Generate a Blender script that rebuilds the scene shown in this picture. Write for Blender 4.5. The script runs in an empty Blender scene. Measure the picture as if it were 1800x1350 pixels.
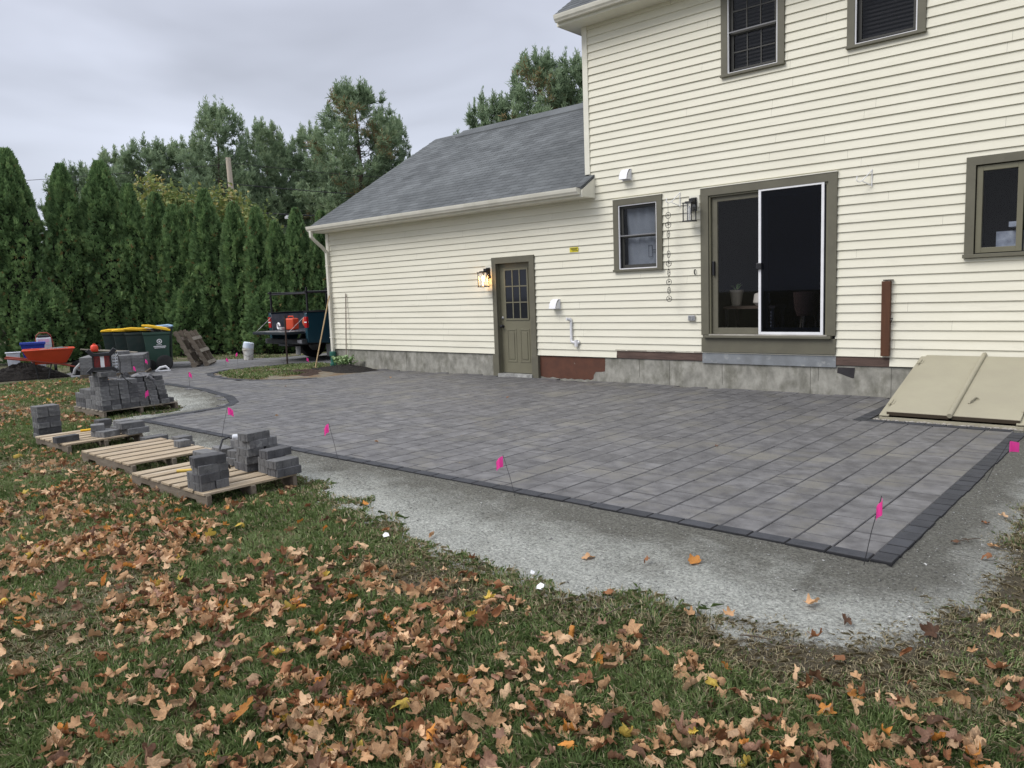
import bpy, math, random
import numpy as np
from mathutils import Vector, Matrix
R = math.radians
sc = bpy.context.scene
COL = sc.collection

# ------------------------------------------------------------ camera
CAM = Vector((0.0, -10.7613, 1.5386))
YAW, PITCH, ROLL, FPX = 0.7251567, -0.1168443, -0.0372222, 1358.476
fwd = Vector((-math.sin(YAW)*math.cos(PITCH), math.cos(YAW)*math.cos(PITCH), math.sin(PITCH)))
rgt = Vector((math.cos(YAW), math.sin(YAW), 0))
upv = rgt.cross(fwd)
r2 = rgt*math.cos(ROLL) + upv*math.sin(ROLL)
u2 = -rgt*math.sin(ROLL) + upv*math.cos(ROLL)
cd = bpy.data.cameras.new('camera')
cd.sensor_width = 36.0
cd.lens = 36.0*FPX/1800
cd.clip_end = 2000
cam = bpy.data.objects.new('camera', cd)
COL.objects.link(cam)
m = Matrix((r2, u2, -fwd)).transposed().to_4x4()
m.translation = CAM
cam.matrix_world = m
sc.camera = cam

# ------------------------------------------------------------ sky, sun, exposure
SUN_EL, SUN_AZ = 46.0, -155.0     # azimuth of the sun, measured from +Y clockwise
w = bpy.data.worlds.new('World')
sc.world = w
w.use_nodes = True
nt = w.node_tree
nt.nodes.clear()
N = nt.nodes.new
out = N('ShaderNodeOutputWorld'); bg = N('ShaderNodeBackground')
sky = N('ShaderNodeTexSky'); sky.sky_type = 'NISHITA'; sky.sun_disc = False
sky.sun_elevation = R(SUN_EL); sky.sun_rotation = R(SUN_AZ); sky.air_density = 1.5; sky.dust_density = 3
tc = N('ShaderNodeTexCoord'); mp = N('ShaderNodeMapping'); mp.inputs['Scale'].default_value = (1.0, 1.0, 3.4)
n1 = N('ShaderNodeTexNoise'); n1.inputs['Scale'].default_value = 2.0; n1.inputs['Detail'].default_value = 4; n1.inputs['Roughness'].default_value = .5
n1.inputs['Distortion'].default_value = .35
sep = N('ShaderNodeSeparateXYZ')
el = N('ShaderNodeMapRange')      # brighter towards the zenith, as an overcast sky is
el.inputs['From Min'].default_value = 0.0; el.inputs['From Max'].default_value = 1.0
el.inputs['To Min'].default_value = 0.0; el.inputs['To Max'].default_value = 1.0
ramp = N('ShaderNodeValToRGB')
ramp.color_ramp.elements[0].position = 0.0; ramp.color_ramp.elements[0].color = (4.9, 5.3, 6.2, 1)
ramp.color_ramp.elements[1].position = 1.0; ramp.color_ramp.elements[1].color = (12.5, 12.8, 13.6, 1)
e = ramp.color_ramp.elements.new(0.42); e.color = (4.5, 4.7, 5.5, 1)
cr = N('ShaderNodeMapRange')
cr.inputs['From Min'].default_value = .32; cr.inputs['From Max'].default_value = .68
cr.inputs['To Min'].default_value = .75; cr.inputs['To Max'].default_value = 1.18
mul = N('ShaderNodeVectorMath'); mul.operation = 'SCALE'
mix = N('ShaderNodeMixRGB'); mix.inputs['Fac'].default_value = .93
L = nt.links.new
L(tc.outputs['Generated'], mp.inputs['Vector']); L(mp.outputs[0], n1.inputs['Vector'])
L(tc.outputs['Generated'], sep.inputs[0]); L(sep.outputs['Z'], el.inputs['Value'])
L(el.outputs[0], ramp.inputs['Fac']); L(n1.outputs['Fac'], cr.inputs['Value'])
L(ramp.outputs['Color'], mul.inputs[0]); L(cr.outputs[0], mul.inputs['Scale'])
L(sky.outputs['Color'], mix.inputs['Color1']); L(mul.outputs[0], mix.inputs['Color2'])
L(mix.outputs['Color'], bg.inputs['Color']); bg.inputs['Strength'].default_value = 0.1
L(bg.outputs[0], out.inputs['Surface'])
sl = bpy.data.lights.new('sun', 'SUN'); sl.energy = 1.5; sl.angle = R(32); sl.color = (1.0, .97, .92)
so = bpy.data.objects.new('sun', sl); COL.objects.link(so)
saz = R(SUN_AZ)
sd = Vector((math.sin(saz)*math.cos(R(SUN_EL)), math.cos(saz)*math.cos(R(SUN_EL)), math.sin(R(SUN_EL))))
so.rotation_euler = (-sd).to_track_quat('-Z', 'Y').to_euler()
so.location = sd*60
sc.view_settings.view_transform = 'Standard'
sc.view_settings.look = 'None'
sc.view_settings.exposure = 0.55
sc.view_settings.gamma = 1.0
sc.cycles.use_denoising = True
sc.cycles.denoising_prefilter = 'NONE'
sc.cycles.max_bounces = 6
sc.cycles.transparent_max_bounces = 12

# ------------------------------------------------------------ helpers
def tag(o, label=None, cat=None, group=None, kind=None):
    if label: o['label'] = label
    if cat: o['category'] = cat
    if group: o['group'] = group
    if kind: o['kind'] = kind
    return o
def empty(name, loc=(0, 0, 0), rz=0.0, label=None, cat=None, group=None):
    o = bpy.data.objects.new(name, None); COL.objects.link(o)
    o.empty_display_size = .2
    o.location = loc; o.rotation_euler = (0, 0, rz)
    return tag(o, label, cat, group)
def copy_tree(o, parent=None):
    c = o.copy(); COL.objects.link(c); c.parent = parent
    for ch in list(o.children): copy_tree(ch, c)
    return c
class MB:
    def __init__(s): s.v = []; s.f = []
    def add(s, vs, fs):
        n = len(s.v); s.v += [tuple(v) for v in vs]; s.f += [tuple(i+n for i in f) for f in fs]; return s
    def box(s, x0, x1, y0, y1, z0, z1, M=None):
        vs = [Vector(p) for p in ((x0,y0,z0),(x1,y0,z0),(x1,y1,z0),(x0,y1,z0),(x0,y0,z1),(x1,y0,z1),(x1,y1,z1),(x0,y1,z1))]
        if M is not None: vs = [M @ v for v in vs]
        return s.add(vs, [(0,3,2,1),(4,5,6,7),(0,1,5,4),(1,2,6,5),(2,3,7,6),(3,0,4,7)])
    def bbox(s, x0, x1, y0, y1, z0, z1, b=.005, M=None):
        # box with a bevelled top edge
        x0, x1 = min(x0, x1), max(x0, x1)
        vs = [(x0,y0,z0),(x1,y0,z0),(x1,y1,z0),(x0,y1,z0),(x0,y0,z1-b),(x1,y0,z1-b),(x1,y1,z1-b),(x0,y1,z1-b),
              (x0+b,y0+b,z1),(x1-b,y0+b,z1),(x1-b,y1-b,z1),(x0+b,y1-b,z1)]
        vs = [Vector(v) for v in vs]
        if M is not None: vs = [M @ v for v in vs]
        return s.add(vs, [(0,3,2,1),(0,1,5,4),(1,2,6,5),(2,3,7,6),(3,0,4,7),(4,5,9,8),(5,6,10,9),(6,7,11,10),(7,4,8,11),(8,9,10,11)])
    def tube(s, pts, r, n=8, cap=True, closed=False):
        pts = [Vector(p) for p in pts]; k = len(pts)
        rs = r if isinstance(r, (list, tuple)) else [r]*k
        base = len(s.v); prev = None
        for i, p in enumerate(pts):
            if closed: t = pts[(i+1) % k]-pts[i-1]
            else: t = pts[min(i+1, k-1)]-pts[max(i-1, 0)]
            t.normalize()
            if prev is None:
                a = Vector((0, 0, 1)) if abs(t.z) < .9 else Vector((1, 0, 0))
                u = t.cross(a).normalized()
            else: u = (prev - t*prev.dot(t)).normalized()
            prev = u; vv = t.cross(u)
            for j in range(n):
                a = 2*math.pi*(j+.5)/n
                s.v.append(tuple(p+(u*math.cos(a)+vv*math.sin(a))*rs[i]))
        rng = k if closed else k-1
        for i in range(rng):
            i2 = (i+1) % k
            for j in range(n):
                j2 = (j+1) % n
                s.f.append((base+i*n+j, base+i*n+j2, base+i2*n+j2, base+i2*n+j))
        if cap and not closed:
            s.f.append(tuple(base+j for j in range(n))[::-1]); s.f.append(tuple(base+(k-1)*n+j for j in range(n)))
        return s
    def lathe(s, prof, n=24, M=None, cap=True):
        base = len(s.v)
        for (r, z) in prof:
            for j in range(n):
                a = 2*math.pi*j/n; v = Vector((r*math.cos(a), r*math.sin(a), z))
                if M is not None: v = M @ v
                s.v.append(tuple(v))
        for i in range(len(prof)-1):
            for j in range(n):
                j2 = (j+1) % n
                s.f.append((base+i*n+j, base+i*n+j2, base+(i+1)*n+j2, base+(i+1)*n+j))
        if cap:
            s.f.append(tuple(base+j for j in range(n))[::-1]); s.f.append(tuple(base+(len(prof)-1)*n+j for j in range(n)))
        return s
    def prism(s, poly, axis, a, b):
        # poly: 2-D outline; axis: 'x','y','z' extrusion axis
        def P(p, t):
            return {'x': (t, p[0], p[1]), 'y': (p[0], t, p[1]), 'z': (p[0], p[1], t)}[axis]
        n = len(poly); vs = [P(p, a) for p in poly]+[P(p, b) for p in poly]
        fs = [tuple(range(n))[::-1], tuple(range(n, 2*n))]+[(i, (i+1) % n, n+(i+1) % n, n+i) for i in range(n)]
        return s.add(vs, fs)
    def frame(s, x0, x1, z0, z1, w_, y0, y1):
        s.box(x0, x0+w_, y0, y1, z0, z1); s.box(x1-w_, x1, y0, y1, z0, z1)
        s.box(x0+w_, x1-w_, y0, y1, z0, z0+w_); s.box(x0+w_, x1-w_, y0, y1, z1-w_, z1); return s
    def mesh(s, name):
        me = bpy.data.meshes.new(name); me.from_pydata(s.v, [], s.f); me.update(); return me
    def build(s, name, mat, parent=None, smooth=False, bevel=0, fix=True):
        me = s.mesh(name)
        if fix:
            import bmesh
            bm = bmesh.new(); bm.from_mesh(me); bmesh.ops.recalc_face_normals(bm, faces=bm.faces); bm.to_mesh(me); bm.free()
        me.materials.append(mat)
        o = bpy.data.objects.new(name, me); COL.objects.link(o)
        if parent: o.parent = parent
        if smooth:
            me.shade_smooth()
            me.set_sharp_from_angle(angle=R(40))
        if bevel:
            b = o.modifiers.new('bevel', 'BEVEL'); b.width = bevel; b.segments = 2; b.limit_method = 'ANGLE'; b.angle_limit = R(35)
        return o
def npmesh(name, verts, faces_flat, sizes, mat, attr=None):
    me = bpy.data.meshes.new(name)
    nv = len(verts); me.vertices.add(nv); me.vertices.foreach_set('co', np.asarray(verts, np.float32).ravel())
    sizes = np.asarray(sizes, np.int32); starts = np.concatenate([[0], np.cumsum(sizes)[:-1]]).astype(np.int32)
    me.loops.add(len(faces_flat)); me.loops.foreach_set('vertex_index', np.asarray(faces_flat, np.int32))
    me.polygons.add(len(sizes)); me.polygons.foreach_set('loop_start', starts)
    if attr is not None:
        for k, v in attr.items():
            a = me.attributes.new(k, 'FLOAT', 'POINT'); a.data.foreach_set('value', np.asarray(v, np.float32))
    me.update(calc_edges=True); me.validate()
    me.materials.append(mat)
    o = bpy.data.objects.new(name, me); COL.objects.link(o); return o

def mat(name, c, c2=None, rough=.7, ns=6.0, bump=0.0, bs=60.0, island=0.0, metal=0.0, spec=.4, scale=(1, 1, 1), rot=None, det=5,
        c3=None, ns3=1.5, f3=(.55, .7), emit=None, estr=0.0, transl=0.0, attr=None, bdist=.01, orand=0.0, ramp=(.35, .65)):
    ma = bpy.data.materials.new(name); ma.use_nodes = True
    t = ma.node_tree; b = t.nodes['Principled BSDF']; nn = t.nodes.new; lk = t.links.new
    b.inputs['Roughness'].default_value = rough; b.inputs['Metallic'].default_value = metal
    b.inputs['Specular IOR Level'].default_value = spec
    tcn = nn('ShaderNodeTexCoord'); mpn = nn('ShaderNodeMapping'); mpn.inputs['Scale'].default_value = scale
    if rot: mpn.inputs['Rotation'].default_value = rot
    lk(tcn.outputs['Object'], mpn.inputs['Vector'])
    col = None
    if c2 is None and not attr: c2 = tuple(x*.88 for x in c)
    if attr:
        an = nn('ShaderNodeAttribute'); an.attribute_name = attr
        rp = nn('ShaderNodeValToRGB'); cols = c
        els = rp.color_ramp.elements
        while len(els) < len(cols): els.new(.5)
        for i, (p_, cc) in enumerate(cols): els[i].position = p_; els[i].color = (*cc, 1)
        lk(an.outputs['Fac'], rp.inputs['Fac']); col = rp.outputs['Color']
    else:
        no = nn('ShaderNodeTexNoise'); no.inputs['Scale'].default_value = ns; no.inputs['Detail'].default_value = det
        no.inputs['Roughness'].default_value = .6
        lk(mpn.outputs[0], no.inputs['Vector'])
        mr = nn('ShaderNodeMapRange'); mr.inputs['From Min'].default_value = ramp[0]; mr.inputs['From Max'].default_value = ramp[1]
        lk(no.outputs['Fac'], mr.inputs['Value'])
        mx = nn('ShaderNodeMixRGB'); mx.inputs['Color1'].default_value = (*c, 1); mx.inputs['Color2'].default_value = (*c2, 1)
        lk(mr.outputs[0], mx.inputs['Fac']); col = mx.outputs['Color']
    if c3:
        n3 = nn('ShaderNodeTexNoise'); n3.inputs['Scale'].default_value = ns3; n3.inputs['Detail'].default_value = 6; n3.inputs['Roughness'].default_value = .65
        lk(mpn.outputs[0], n3.inputs['Vector'])
        m3 = nn('ShaderNodeMapRange'); m3.inputs['From Min'].default_value = f3[0]; m3.inputs['From Max'].default_value = f3[1]
        lk(n3.outputs['Fac'], m3.inputs['Value'])
        x3 = nn('ShaderNodeMixRGB'); x3.inputs['Color2'].default_value = (*c3, 1)
        lk(m3.outputs[0], x3.inputs['Fac']); lk(col, x3.inputs['Color1']); col = x3.outputs['Color']
    if island:
        g = nn('ShaderNodeNewGeometry'); mi = nn('ShaderNodeMapRange')
        mi.inputs['To Min'].default_value = 1-island; mi.inputs['To Max'].default_value = 1+island
        lk(g.outputs['Random Per Island'], mi.inputs['Value'])
        vm = nn('ShaderNodeVectorMath'); vm.operation = 'SCALE'
        lk(col, vm.inputs[0]); lk(mi.outputs[0], vm.inputs['Scale']); col = vm.outputs[0]
    if orand:
        oi = nn('ShaderNodeObjectInfo'); mo = nn('ShaderNodeMapRange'); mo.inputs['To Min'].default_value = 1-orand; mo.inputs['To Max'].default_value = 1+orand
        lk(oi.outputs['Random'], mo.inputs['Value']); vo = nn('ShaderNodeVectorMath'); vo.operation = 'SCALE'
        lk(col, vo.inputs[0]); lk(mo.outputs[0], vo.inputs['Scale']); col = vo.outputs[0]
    lk(col, b.inputs['Base Color'])
    if bump:
        nb = nn('ShaderNodeTexNoise'); nb.inputs['Scale'].default_value = bs; nb.inputs['Detail'].default_value = 6; nb.inputs['Roughness'].default_value = .65
        lk(mpn.outputs[0], nb.inputs['Vector'])
        bn = nn('ShaderNodeBump'); bn.inputs['Strength'].default_value = bump; bn.inputs['Distance'].default_value = bdist
        lk(nb.outputs['Fac'], bn.inputs['Height']); lk(bn.outputs[0], b.inputs['Normal'])
    if emit:
        b.inputs['Emission Color'].default_value = (*emit, 1); b.inputs['Emission Strength'].default_value = estr
    if transl:
        o_ = t.nodes['Material Output']; tr = nn('ShaderNodeBsdfTranslucent'); ms = nn('ShaderNodeMixShader'); ms.inputs['Fac'].default_value = transl
        lk(col, tr.inputs['Color']); lk(b.outputs[0], ms.inputs[1]); lk(tr.outputs[0], ms.inputs[2]); lk(ms.outputs[0], o_.inputs['Surface'])
    return ma
def glass_mat(name, refl=.05, tint=(1, 1, 1), alpha=None):
    ma = bpy.data.materials.new(name); ma.use_nodes = True; t = ma.node_tree; t.nodes.clear(); nn = t.nodes.new
    o_ = nn('ShaderNodeOutputMaterial'); tr = nn('ShaderNodeBsdfTransparent'); gl = nn('ShaderNodeBsdfGlossy')
    tr.inputs['Color'].default_value = (*tint, 1); gl.inputs['Roughness'].default_value = .02
    ms = nn('ShaderNodeMixShader'); ms.inputs['Fac'].default_value = refl
    t.links.new(tr.outputs[0], ms.inputs[1]); t.links.new(gl.outputs[0], ms.inputs[2]); t.links.new(ms.outputs[0], o_.inputs['Surface'])
    return ma

M = {}
M['siding'] = mat('siding_paint', (.74, .715, .60), (.69, .665, .55), .55, ns=1.6, bump=.25, bs=90, island=.013, scale=(.5, 1, 3), bdist=.004,
                  c3=(.60, .58, .485), ns3=5, f3=(.58, .84))
M['white_trim'] = mat('cream_trim', (.76, .74, .64), (.68, .66, .57), .5, ns=3)
M['gutter'] = mat('gutter_metal', (.70, .68, .60), (.58, .56, .48), .4, ns=2.5)
M['olive'] = mat('olive_trim', (.135, .127, .092), (.115, .108, .079), .5, ns=5, bump=.15, bs=40)
M['olive2'] = mat('olive_door', (.165, .156, .106), (.15, .14, .096), .45, ns=3)
M['white'] = mat('white_plastic', (.80, .80, .82), (.72, .72, .74), .4)
M['sash'] = mat('dark_sash', (.055, .054, .048), (.045, .044, .04), .5)
M['black'] = mat('black_metal', (.015, .015, .018), (.02, .02, .022), .4)
M['rubber'] = mat('rubber', (.012, .012, .013), (.02, .02, .02), .8)
M['concrete'] = mat('foundation_concrete', (.36, .35, .31), (.20, .195, .17), .9, ns=3.4, bump=.6, bs=45, scale=(1.9, 3, 1.3),
                    c3=(.115, .112, .085), ns3=2.3, f3=(.48, .74), bdist=.008)
M['shingle'] = mat('roof_shingles', (.125, .134, .140), (.083, .090, .095), .85, ns=1.2, bump=.8, bs=260, island=.16, spec=.25, bdist=.004)
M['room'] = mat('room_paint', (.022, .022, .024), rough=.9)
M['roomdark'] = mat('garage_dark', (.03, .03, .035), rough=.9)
M['glass'] = glass_mat('window_glass', .018)
M['glass2'] = glass_mat('storm_glass', .022, (.74, .76, .79))
M['screen'] = glass_mat('insect_screen', .016, (.36, .40, .50))
M['lampglass'] = glass_mat('lantern_glass', .08)
M['brownpaint'] = mat('brown_paint', (.115, .045, .026), (.085, .035, .022), .7, ns=6, bump=.3, c3=(.32, .30, .26), ns3=5, f3=(.64, .69))
M['brownwood'] = mat('bare_brown_board', (.125, .082, .066), (.075, .048, .04), .8, ns=4, scale=(.6, 3, 6), bump=.5, c3=(.04, .025, .02), ns3=6, f3=(.6, .75))
M['greyboard'] = mat('grey_flashing', (.22, .235, .25), (.16, .17, .18), .6, ns=5, bump=.3, c3=(.36, .37, .36), ns3=6, f3=(.56, .7))
M['rustboard'] = mat('russet_board', (.10, .038, .016), (.075, .028, .012), .65, ns=4, scale=(6, 6, .6), bump=.2)
M['bulk'] = mat('bulkhead_paint', (.35, .325, .24), (.32, .295, .22), .45, ns=2.2, bump=.1, bs=30, c3=(.235, .215, .155), ns3=5, f3=(.68, .85))
M['bulkdark'] = mat('bulkhead_edge', (.06, .045, .03), rough=.7)
M['pvc'] = mat('pvc', (.74, .74, .76), rough=.3)
M['yellow_label'] = mat('yellow_label', (.70, .60, .03), rough=.5)
M['ink'] = mat('ink', (.02, .02, .02), rough=.6)
M['paver'] = mat('patio_paver', (.148, .145, .148), (.074, .072, .075), .6, ns=6.5, bump=.7, bs=110, island=.15, c3=(.150, .142, .124), ns3=1.6,
                 f3=(.50, .68), spec=.5, bdist=.004)
M['border'] = mat('border_paver', (.042, .044, .052), (.026, .028, .034), .7, ns=7, bump=.7, bs=60, island=.18, bdist=.006)
M['joint'] = mat('joint_sand', (.028, .027, .026), (.04, .04, .04), .95, ns=60)
M['block'] = mat('loose_paver', (.165, .165, .168), (.10, .10, .103), .85, ns=9, bump=.7, bs=90, c3=(.25, .25, .245), ns3=14, f3=(.56, .75), bdist=.004, orand=.22)
M['block2'] = mat('loose_paver_dark', (.10, .10, .105), (.06, .06, .064), .85, ns=9, bump=.7, bs=90, c3=(.17, .17, .165), ns3=12, f3=(.6, .75), bdist=.004, orand=.22)
M['pallet'] = mat('pallet_wood', (.40, .32, .22), (.28, .215, .145), .8, ns=3, scale=(6, .8, 4), bump=.5, bs=30, island=.14, c3=(.47, .40, .31), ns3=2, f3=(.5, .7))
M['pallet2'] = mat('grey_pallet_wood', (.30, .27, .22), (.20, .17, .135), .85, ns=3, scale=(6, .8, 4), bump=.5, bs=30, island=.14)
M['palletside'] = mat('pallet_stringer', (.19, .16, .125), (.12, .095, .07), .85, ns=4, scale=(1, 5, 5), bump=.5, bs=30, island=.1)
M['pink'] = mat('pink_flag', (1.0, .07, .42), (1.0, .09, .44), .5, transl=.5)
M['wire'] = mat('flag_wire', (.05, .05, .055), rough=.4, metal=.6)
M['asphalt'] = mat('driveway_asphalt', (.17, .17, .175), (.12, .12, .125), .9, ns=1.2, bump=.6, bs=150, c3=(.23, .225, .215), ns3=2, f3=(.5, .75), scale=(1, .5, 1))
M['dust'] = None
M['bark'] = mat('bark', (.10, .075, .055), (.055, .04, .03), .9, ns=9, scale=(1, 1, .3), bump=.8, bs=20)
M['orange'] = mat('orange_plastic', (.62, .075, .03), (.52, .06, .022), .45, ns=3)
M['redmetal'] = mat('red_handles', (.32, .06, .035), (.24, .045, .03), .5)
M['bin'] = mat('dark_green_plastic', (.022, .060, .042), (.030, .068, .05), .5, ns=4)
M['bindark'] = mat('black_bin_plastic', (.015, .034, .028), (.035, .045, .04), .55, ns=6)
M['yellow'] = mat('yellow_plastic', (.85, .52, .02), (.75, .44, .015), .45)
M['blue'] = mat('blue_plastic', (.02, .05, .34), (.016, .04, .28), .4)
M['paleblue'] = mat('pale_blue', (.38, .55, .75), rough=.4)
M['grey'] = mat('grey_plastic', (.42, .42, .43), (.35, .35, .36), .5)
M['whitesack'] = mat('white_sack', (.68, .70, .74), (.5, .52, .56), .5, ns=8, bump=.5, bs=10)
M['pinkprint'] = mat('pink_print', (.70, .35, .52), (.7, .62, .68), .5, ns=12)
M['mulch'] = mat('mulch', (.008, .007, .0065), (.020, .016, .013), .95, ns=20, bump=1, bs=40, bdist=.03)
M['teal'] = mat('truck_teal_paint', (.012, .052, .075), (.010, .045, .068), .25, ns=2, spec=.6)
M['chrome'] = mat('worn_chrome', (.5, .5, .5), (.3, .3, .3), .35, metal=.8)
M['taillight'] = mat('tail_light', (.42, .012, .015), rough=.2)
M['greenpvc'] = mat('green_drain_pipe', (.03, .14, .11), (.02, .10, .08), .4)
M['handlewood'] = mat('tool_handle', (.52, .38, .21), (.42, .30, .16), .6, ns=4, scale=(8, 8, 1))
M['greywood'] = mat('weathered_handle', (.30, .25, .21), (.22, .18, .15), .7)
M['polewood'] = mat('pole_wood', (.52, .45, .37), (.42, .36, .29), .85, ns=3, scale=(4, 4, .4), bump=.4)
M['rust'] = mat('rusty_post', (.045, .028, .022), (.03, .02, .016), .7)
M['glovemat'] = mat('glove_fabric', (.05, .05, .055), (.22, .22, .23), .9, ns=9)
M['tapemat'] = mat('red_housing', (.40, .03, .02), (.30, .02, .015), .4)
M['hosta'] = mat('hosta_leaf', (.10, .24, .06), (.36, .44, .24), .5, ns=14, transl=.2)
M['bulb'] = mat('glowing_bulb', (1, .7, .35), emit=(1.0, .55, .18), estr=22)

# ------------------------------------------------------------ ground
def vnoise(x, y, sc_, seed=0, oct_=3):
    x = np.asarray(x, float)/sc_; y = np.asarray(y, float)/sc_
    tot = np.zeros_like(x+y); amp = 1.0; s_ = 0.0
    for o_ in range(oct_):
        xi = np.floor(x).astype(np.int64); yi = np.floor(y).astype(np.int64); fx = x-xi; fy = y-yi
        fx = fx*fx*(3-2*fx); fy = fy*fy*(3-2*fy)
        def h(a, b):
            n_ = (a*374761393+b*668265263+seed*982451653+o_*7919) & 0x7fffffff
            n_ = ((n_ ^ (n_ >> 13))*1274126177) & 0x7fffffff
            return ((n_ ^ (n_ >> 16)) & 0xffff)/65535.0
        v = (h(xi, yi)*(1-fx)+h(xi+1, yi)*fx)*(1-fy)+(h(xi, yi+1)*(1-fx)+h(xi+1, yi+1)*fx)*fy
        tot = tot+v*amp; s_ += amp; amp *= .5; x = x*2.03; y = y*2.03
    return tot/s_
def inpoly(px, py, poly):
    px = np.asarray(px); py = np.asarray(py); ins = np.zeros(px.shape, bool); n = len(poly)
    for i in range(n):
        x1, y1 = poly[i]; x2, y2 = poly[(i+1) % n]
        if y1 == y2: continue
        c = ((y1 > py) != (y2 > py)) & (px < (x2-x1)*(py-y1)/(y2-y1)+x1)
        ins ^= c
    return ins
def sdist(px, py, poly):
    px = np.asarray(px, float); py = np.asarray(py, float); d = np.full(px.shape, 1e9); n = len(poly)
    for i in range(n):
        x1, y1 = poly[i]; x2, y2 = poly[(i+1) % n]; dx, dy = x2-x1, y2-y1; l2 = dx*dx+dy*dy+1e-12
        t = np.clip(((px-x1)*dx+(py-y1)*dy)/l2, 0, 1)
        d = np.minimum(d, np.hypot(px-x1-t*dx, py-y1-t*dy))
    return np.where(inpoly(px, py, poly), d, -d)
GZ = -.055
M['lawnsoil'] = mat('lawn_ground', (.050, .072, .026), (.15, .125, .080), .95, ns=28, bump=1, bs=60, c3=(.20, .165, .115), ns3=1.6, f3=(.50, .66), bdist=.02, det=8)
g = MB(); g.add([(-260, -160, GZ), (200, -160, GZ), (200, 300, GZ), (-260, 300, GZ)], [(0, 1, 2, 3)])
tag(g.build('lawn', M['lawnsoil']), kind='structure')

PATIO = [(-1.167, -6.375), (-10.83, -6.34), (-10.9, -5.49), (-10.97, -5.02), (-11.28, -4.72), (-12.05, -4.38), (-13.6, -4.05), (-15.2, -3.93), (-17.0, -3.86),
         (-18.3, -3.82), (-18.52, -2.89), (-18.6, -2.24), (-18.7, -1.58), (-18.5, -.75), (-18.1, .1), (-16.85, .1), (-16.8, -.5), (-16.95, -1.2), (-16.9, -1.75), (-16.5, -2.25),
         (-16.0, -2.5), (-15.0, -2.7), (-14.2, -2.62), (-13.56, -2.29), (-13.15, -1.79), (-13.15, -.9), (-13.35, .0), (-2.66, .0), (-2.66, -1.80), (-1.167, -1.80)]
# sand joint bed
pb = MB(); n_ = len(PATIO)
pb.add([(x, y, -.030) for x, y in PATIO]+[(x, y, -.10) for x, y in PATIO], [tuple(range(n_))]+[(i, (i+1) % n_, n_+(i+1) % n_, n_+i) for i in range(n_)])
o = pb.build('patio_bed', M['joint'], fix=False); tag(o, kind='structure')
o.scale = (1, 1, 1)
# field pavers, courses run away from the camera (along Y)
rnd = random.Random(5)
pm = MB()
def inset(pt, d): return sdist(np.array([pt[0]]), np.array([pt[1]]), PATIO)[0] > d
x = -1.285
cx_list = []; cy_list = []; rects = []
while x > -18.8:
    wdt = .2365
    y = -6.268 + rnd.choice([0, 0, -.0])
    first = True
    while y < .1:
        ln = rnd.choice([.13, .18, .235, .235, .31, .31, .355, .355])
        if first: ln = rnd.choice([.10, .16, .235, .30]); first = False
        rects.append((x-wdt, x, y, y+ln)); y += ln
    x -= wdt
cx_ = np.array([(r[0]+r[1])/2 for r in rects]); cy_ = np.array([(r[2]+r[3])/2 for r in rects])
keep = sdist(cx_, cy_, PATIO) > .045
for r_, k_ in zip(rects, keep):
    if not k_: continue
    x0, x1, y0, y1 = r_
    y1 = min(y1, -.005) if y0 > -.2 and x1 > -13.3 else y1
    gq = .0045
    tz = rnd.uniform(-.002, .002)
    pm.bbox(x0+.0035, x1-.0035, y0+.005, y1-.005, -.06, tz, .0048)
def edge_mat(o, m_):    # chamfers and sides get a colour of their own, outlining each piece
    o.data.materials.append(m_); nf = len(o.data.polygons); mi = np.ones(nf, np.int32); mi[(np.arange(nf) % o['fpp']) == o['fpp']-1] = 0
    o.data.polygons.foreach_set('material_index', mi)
M['chamfer'] = mat('paver_chamfer', (.115, .113, .115), (.085, .084, .085), .9, ns=20, bump=.4)
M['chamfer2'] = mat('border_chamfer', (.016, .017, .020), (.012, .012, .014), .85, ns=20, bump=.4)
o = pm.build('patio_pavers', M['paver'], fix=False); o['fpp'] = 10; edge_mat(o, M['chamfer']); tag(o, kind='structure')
# border course
bd = MB()
def border_run(pts, width, ln, inside=1):
    # pieces laid along a polyline whose outer edge is the polyline
    for i in range(len(pts)-1):
        a = Vector((*pts[i], 0)); b = Vector((*pts[i+1], 0)); d = b-a; L_ = d.length
        k = max(1, round(L_/ln)); d.normalize(); nrm = Vector((-d.y, d.x, 0))*inside
        for j in range(k):
            p0 = a+d*(L_*j/k+.002); p1 = a+d*(L_*(j+1)/k-.002)
            jt = rnd.uniform(-.006, .006)
            q = [p0-nrm*jt, p1-nrm*jt, p1+nrm*width, p0+nrm*width]
            zt = .003+rnd.uniform(0, .003)
            vs = [(v.x, v.y, -.062) for v in q]+[(v.x, v.y, zt-.006) for v in q]
            c = sum(q, Vector())/4
            vs += [(c.x+(v.x-c.x)*.95, c.y+(v.y-c.y)*.95, zt) for v in q]
            bd.add(vs, [(0,1,5,4),(1,2,6,5),(2,3,7,6),(3,0,4,7),(4,5,9,8),(5,6,10,9),(6,7,11,10),(7,4,8,11),(8,9,10,11)])
border_run([(-1.289, -6.375), (-10.83, -6.34)], .105, .24, -1)
border_run([(-1.167, -1.95), (-1.167, -6.375)], .118, .155, -1)
lft = PATIO[1:10]
border_run(lft, .15, .2, -1)
border_run(PATIO[15:25], .13, .2, -1)
border_run([(-2.66, .0), (-2.66, -1.93)], .14, .2, -1)
border_run([(-2.66, -1.93), (-1.3, -1.93)], -.13, .2, -1)
o = bd.build('patio_border', M['border']); o['fpp'] = 9; edge_mat(o, M['chamfer2']); tag(o, kind='structure')
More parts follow.
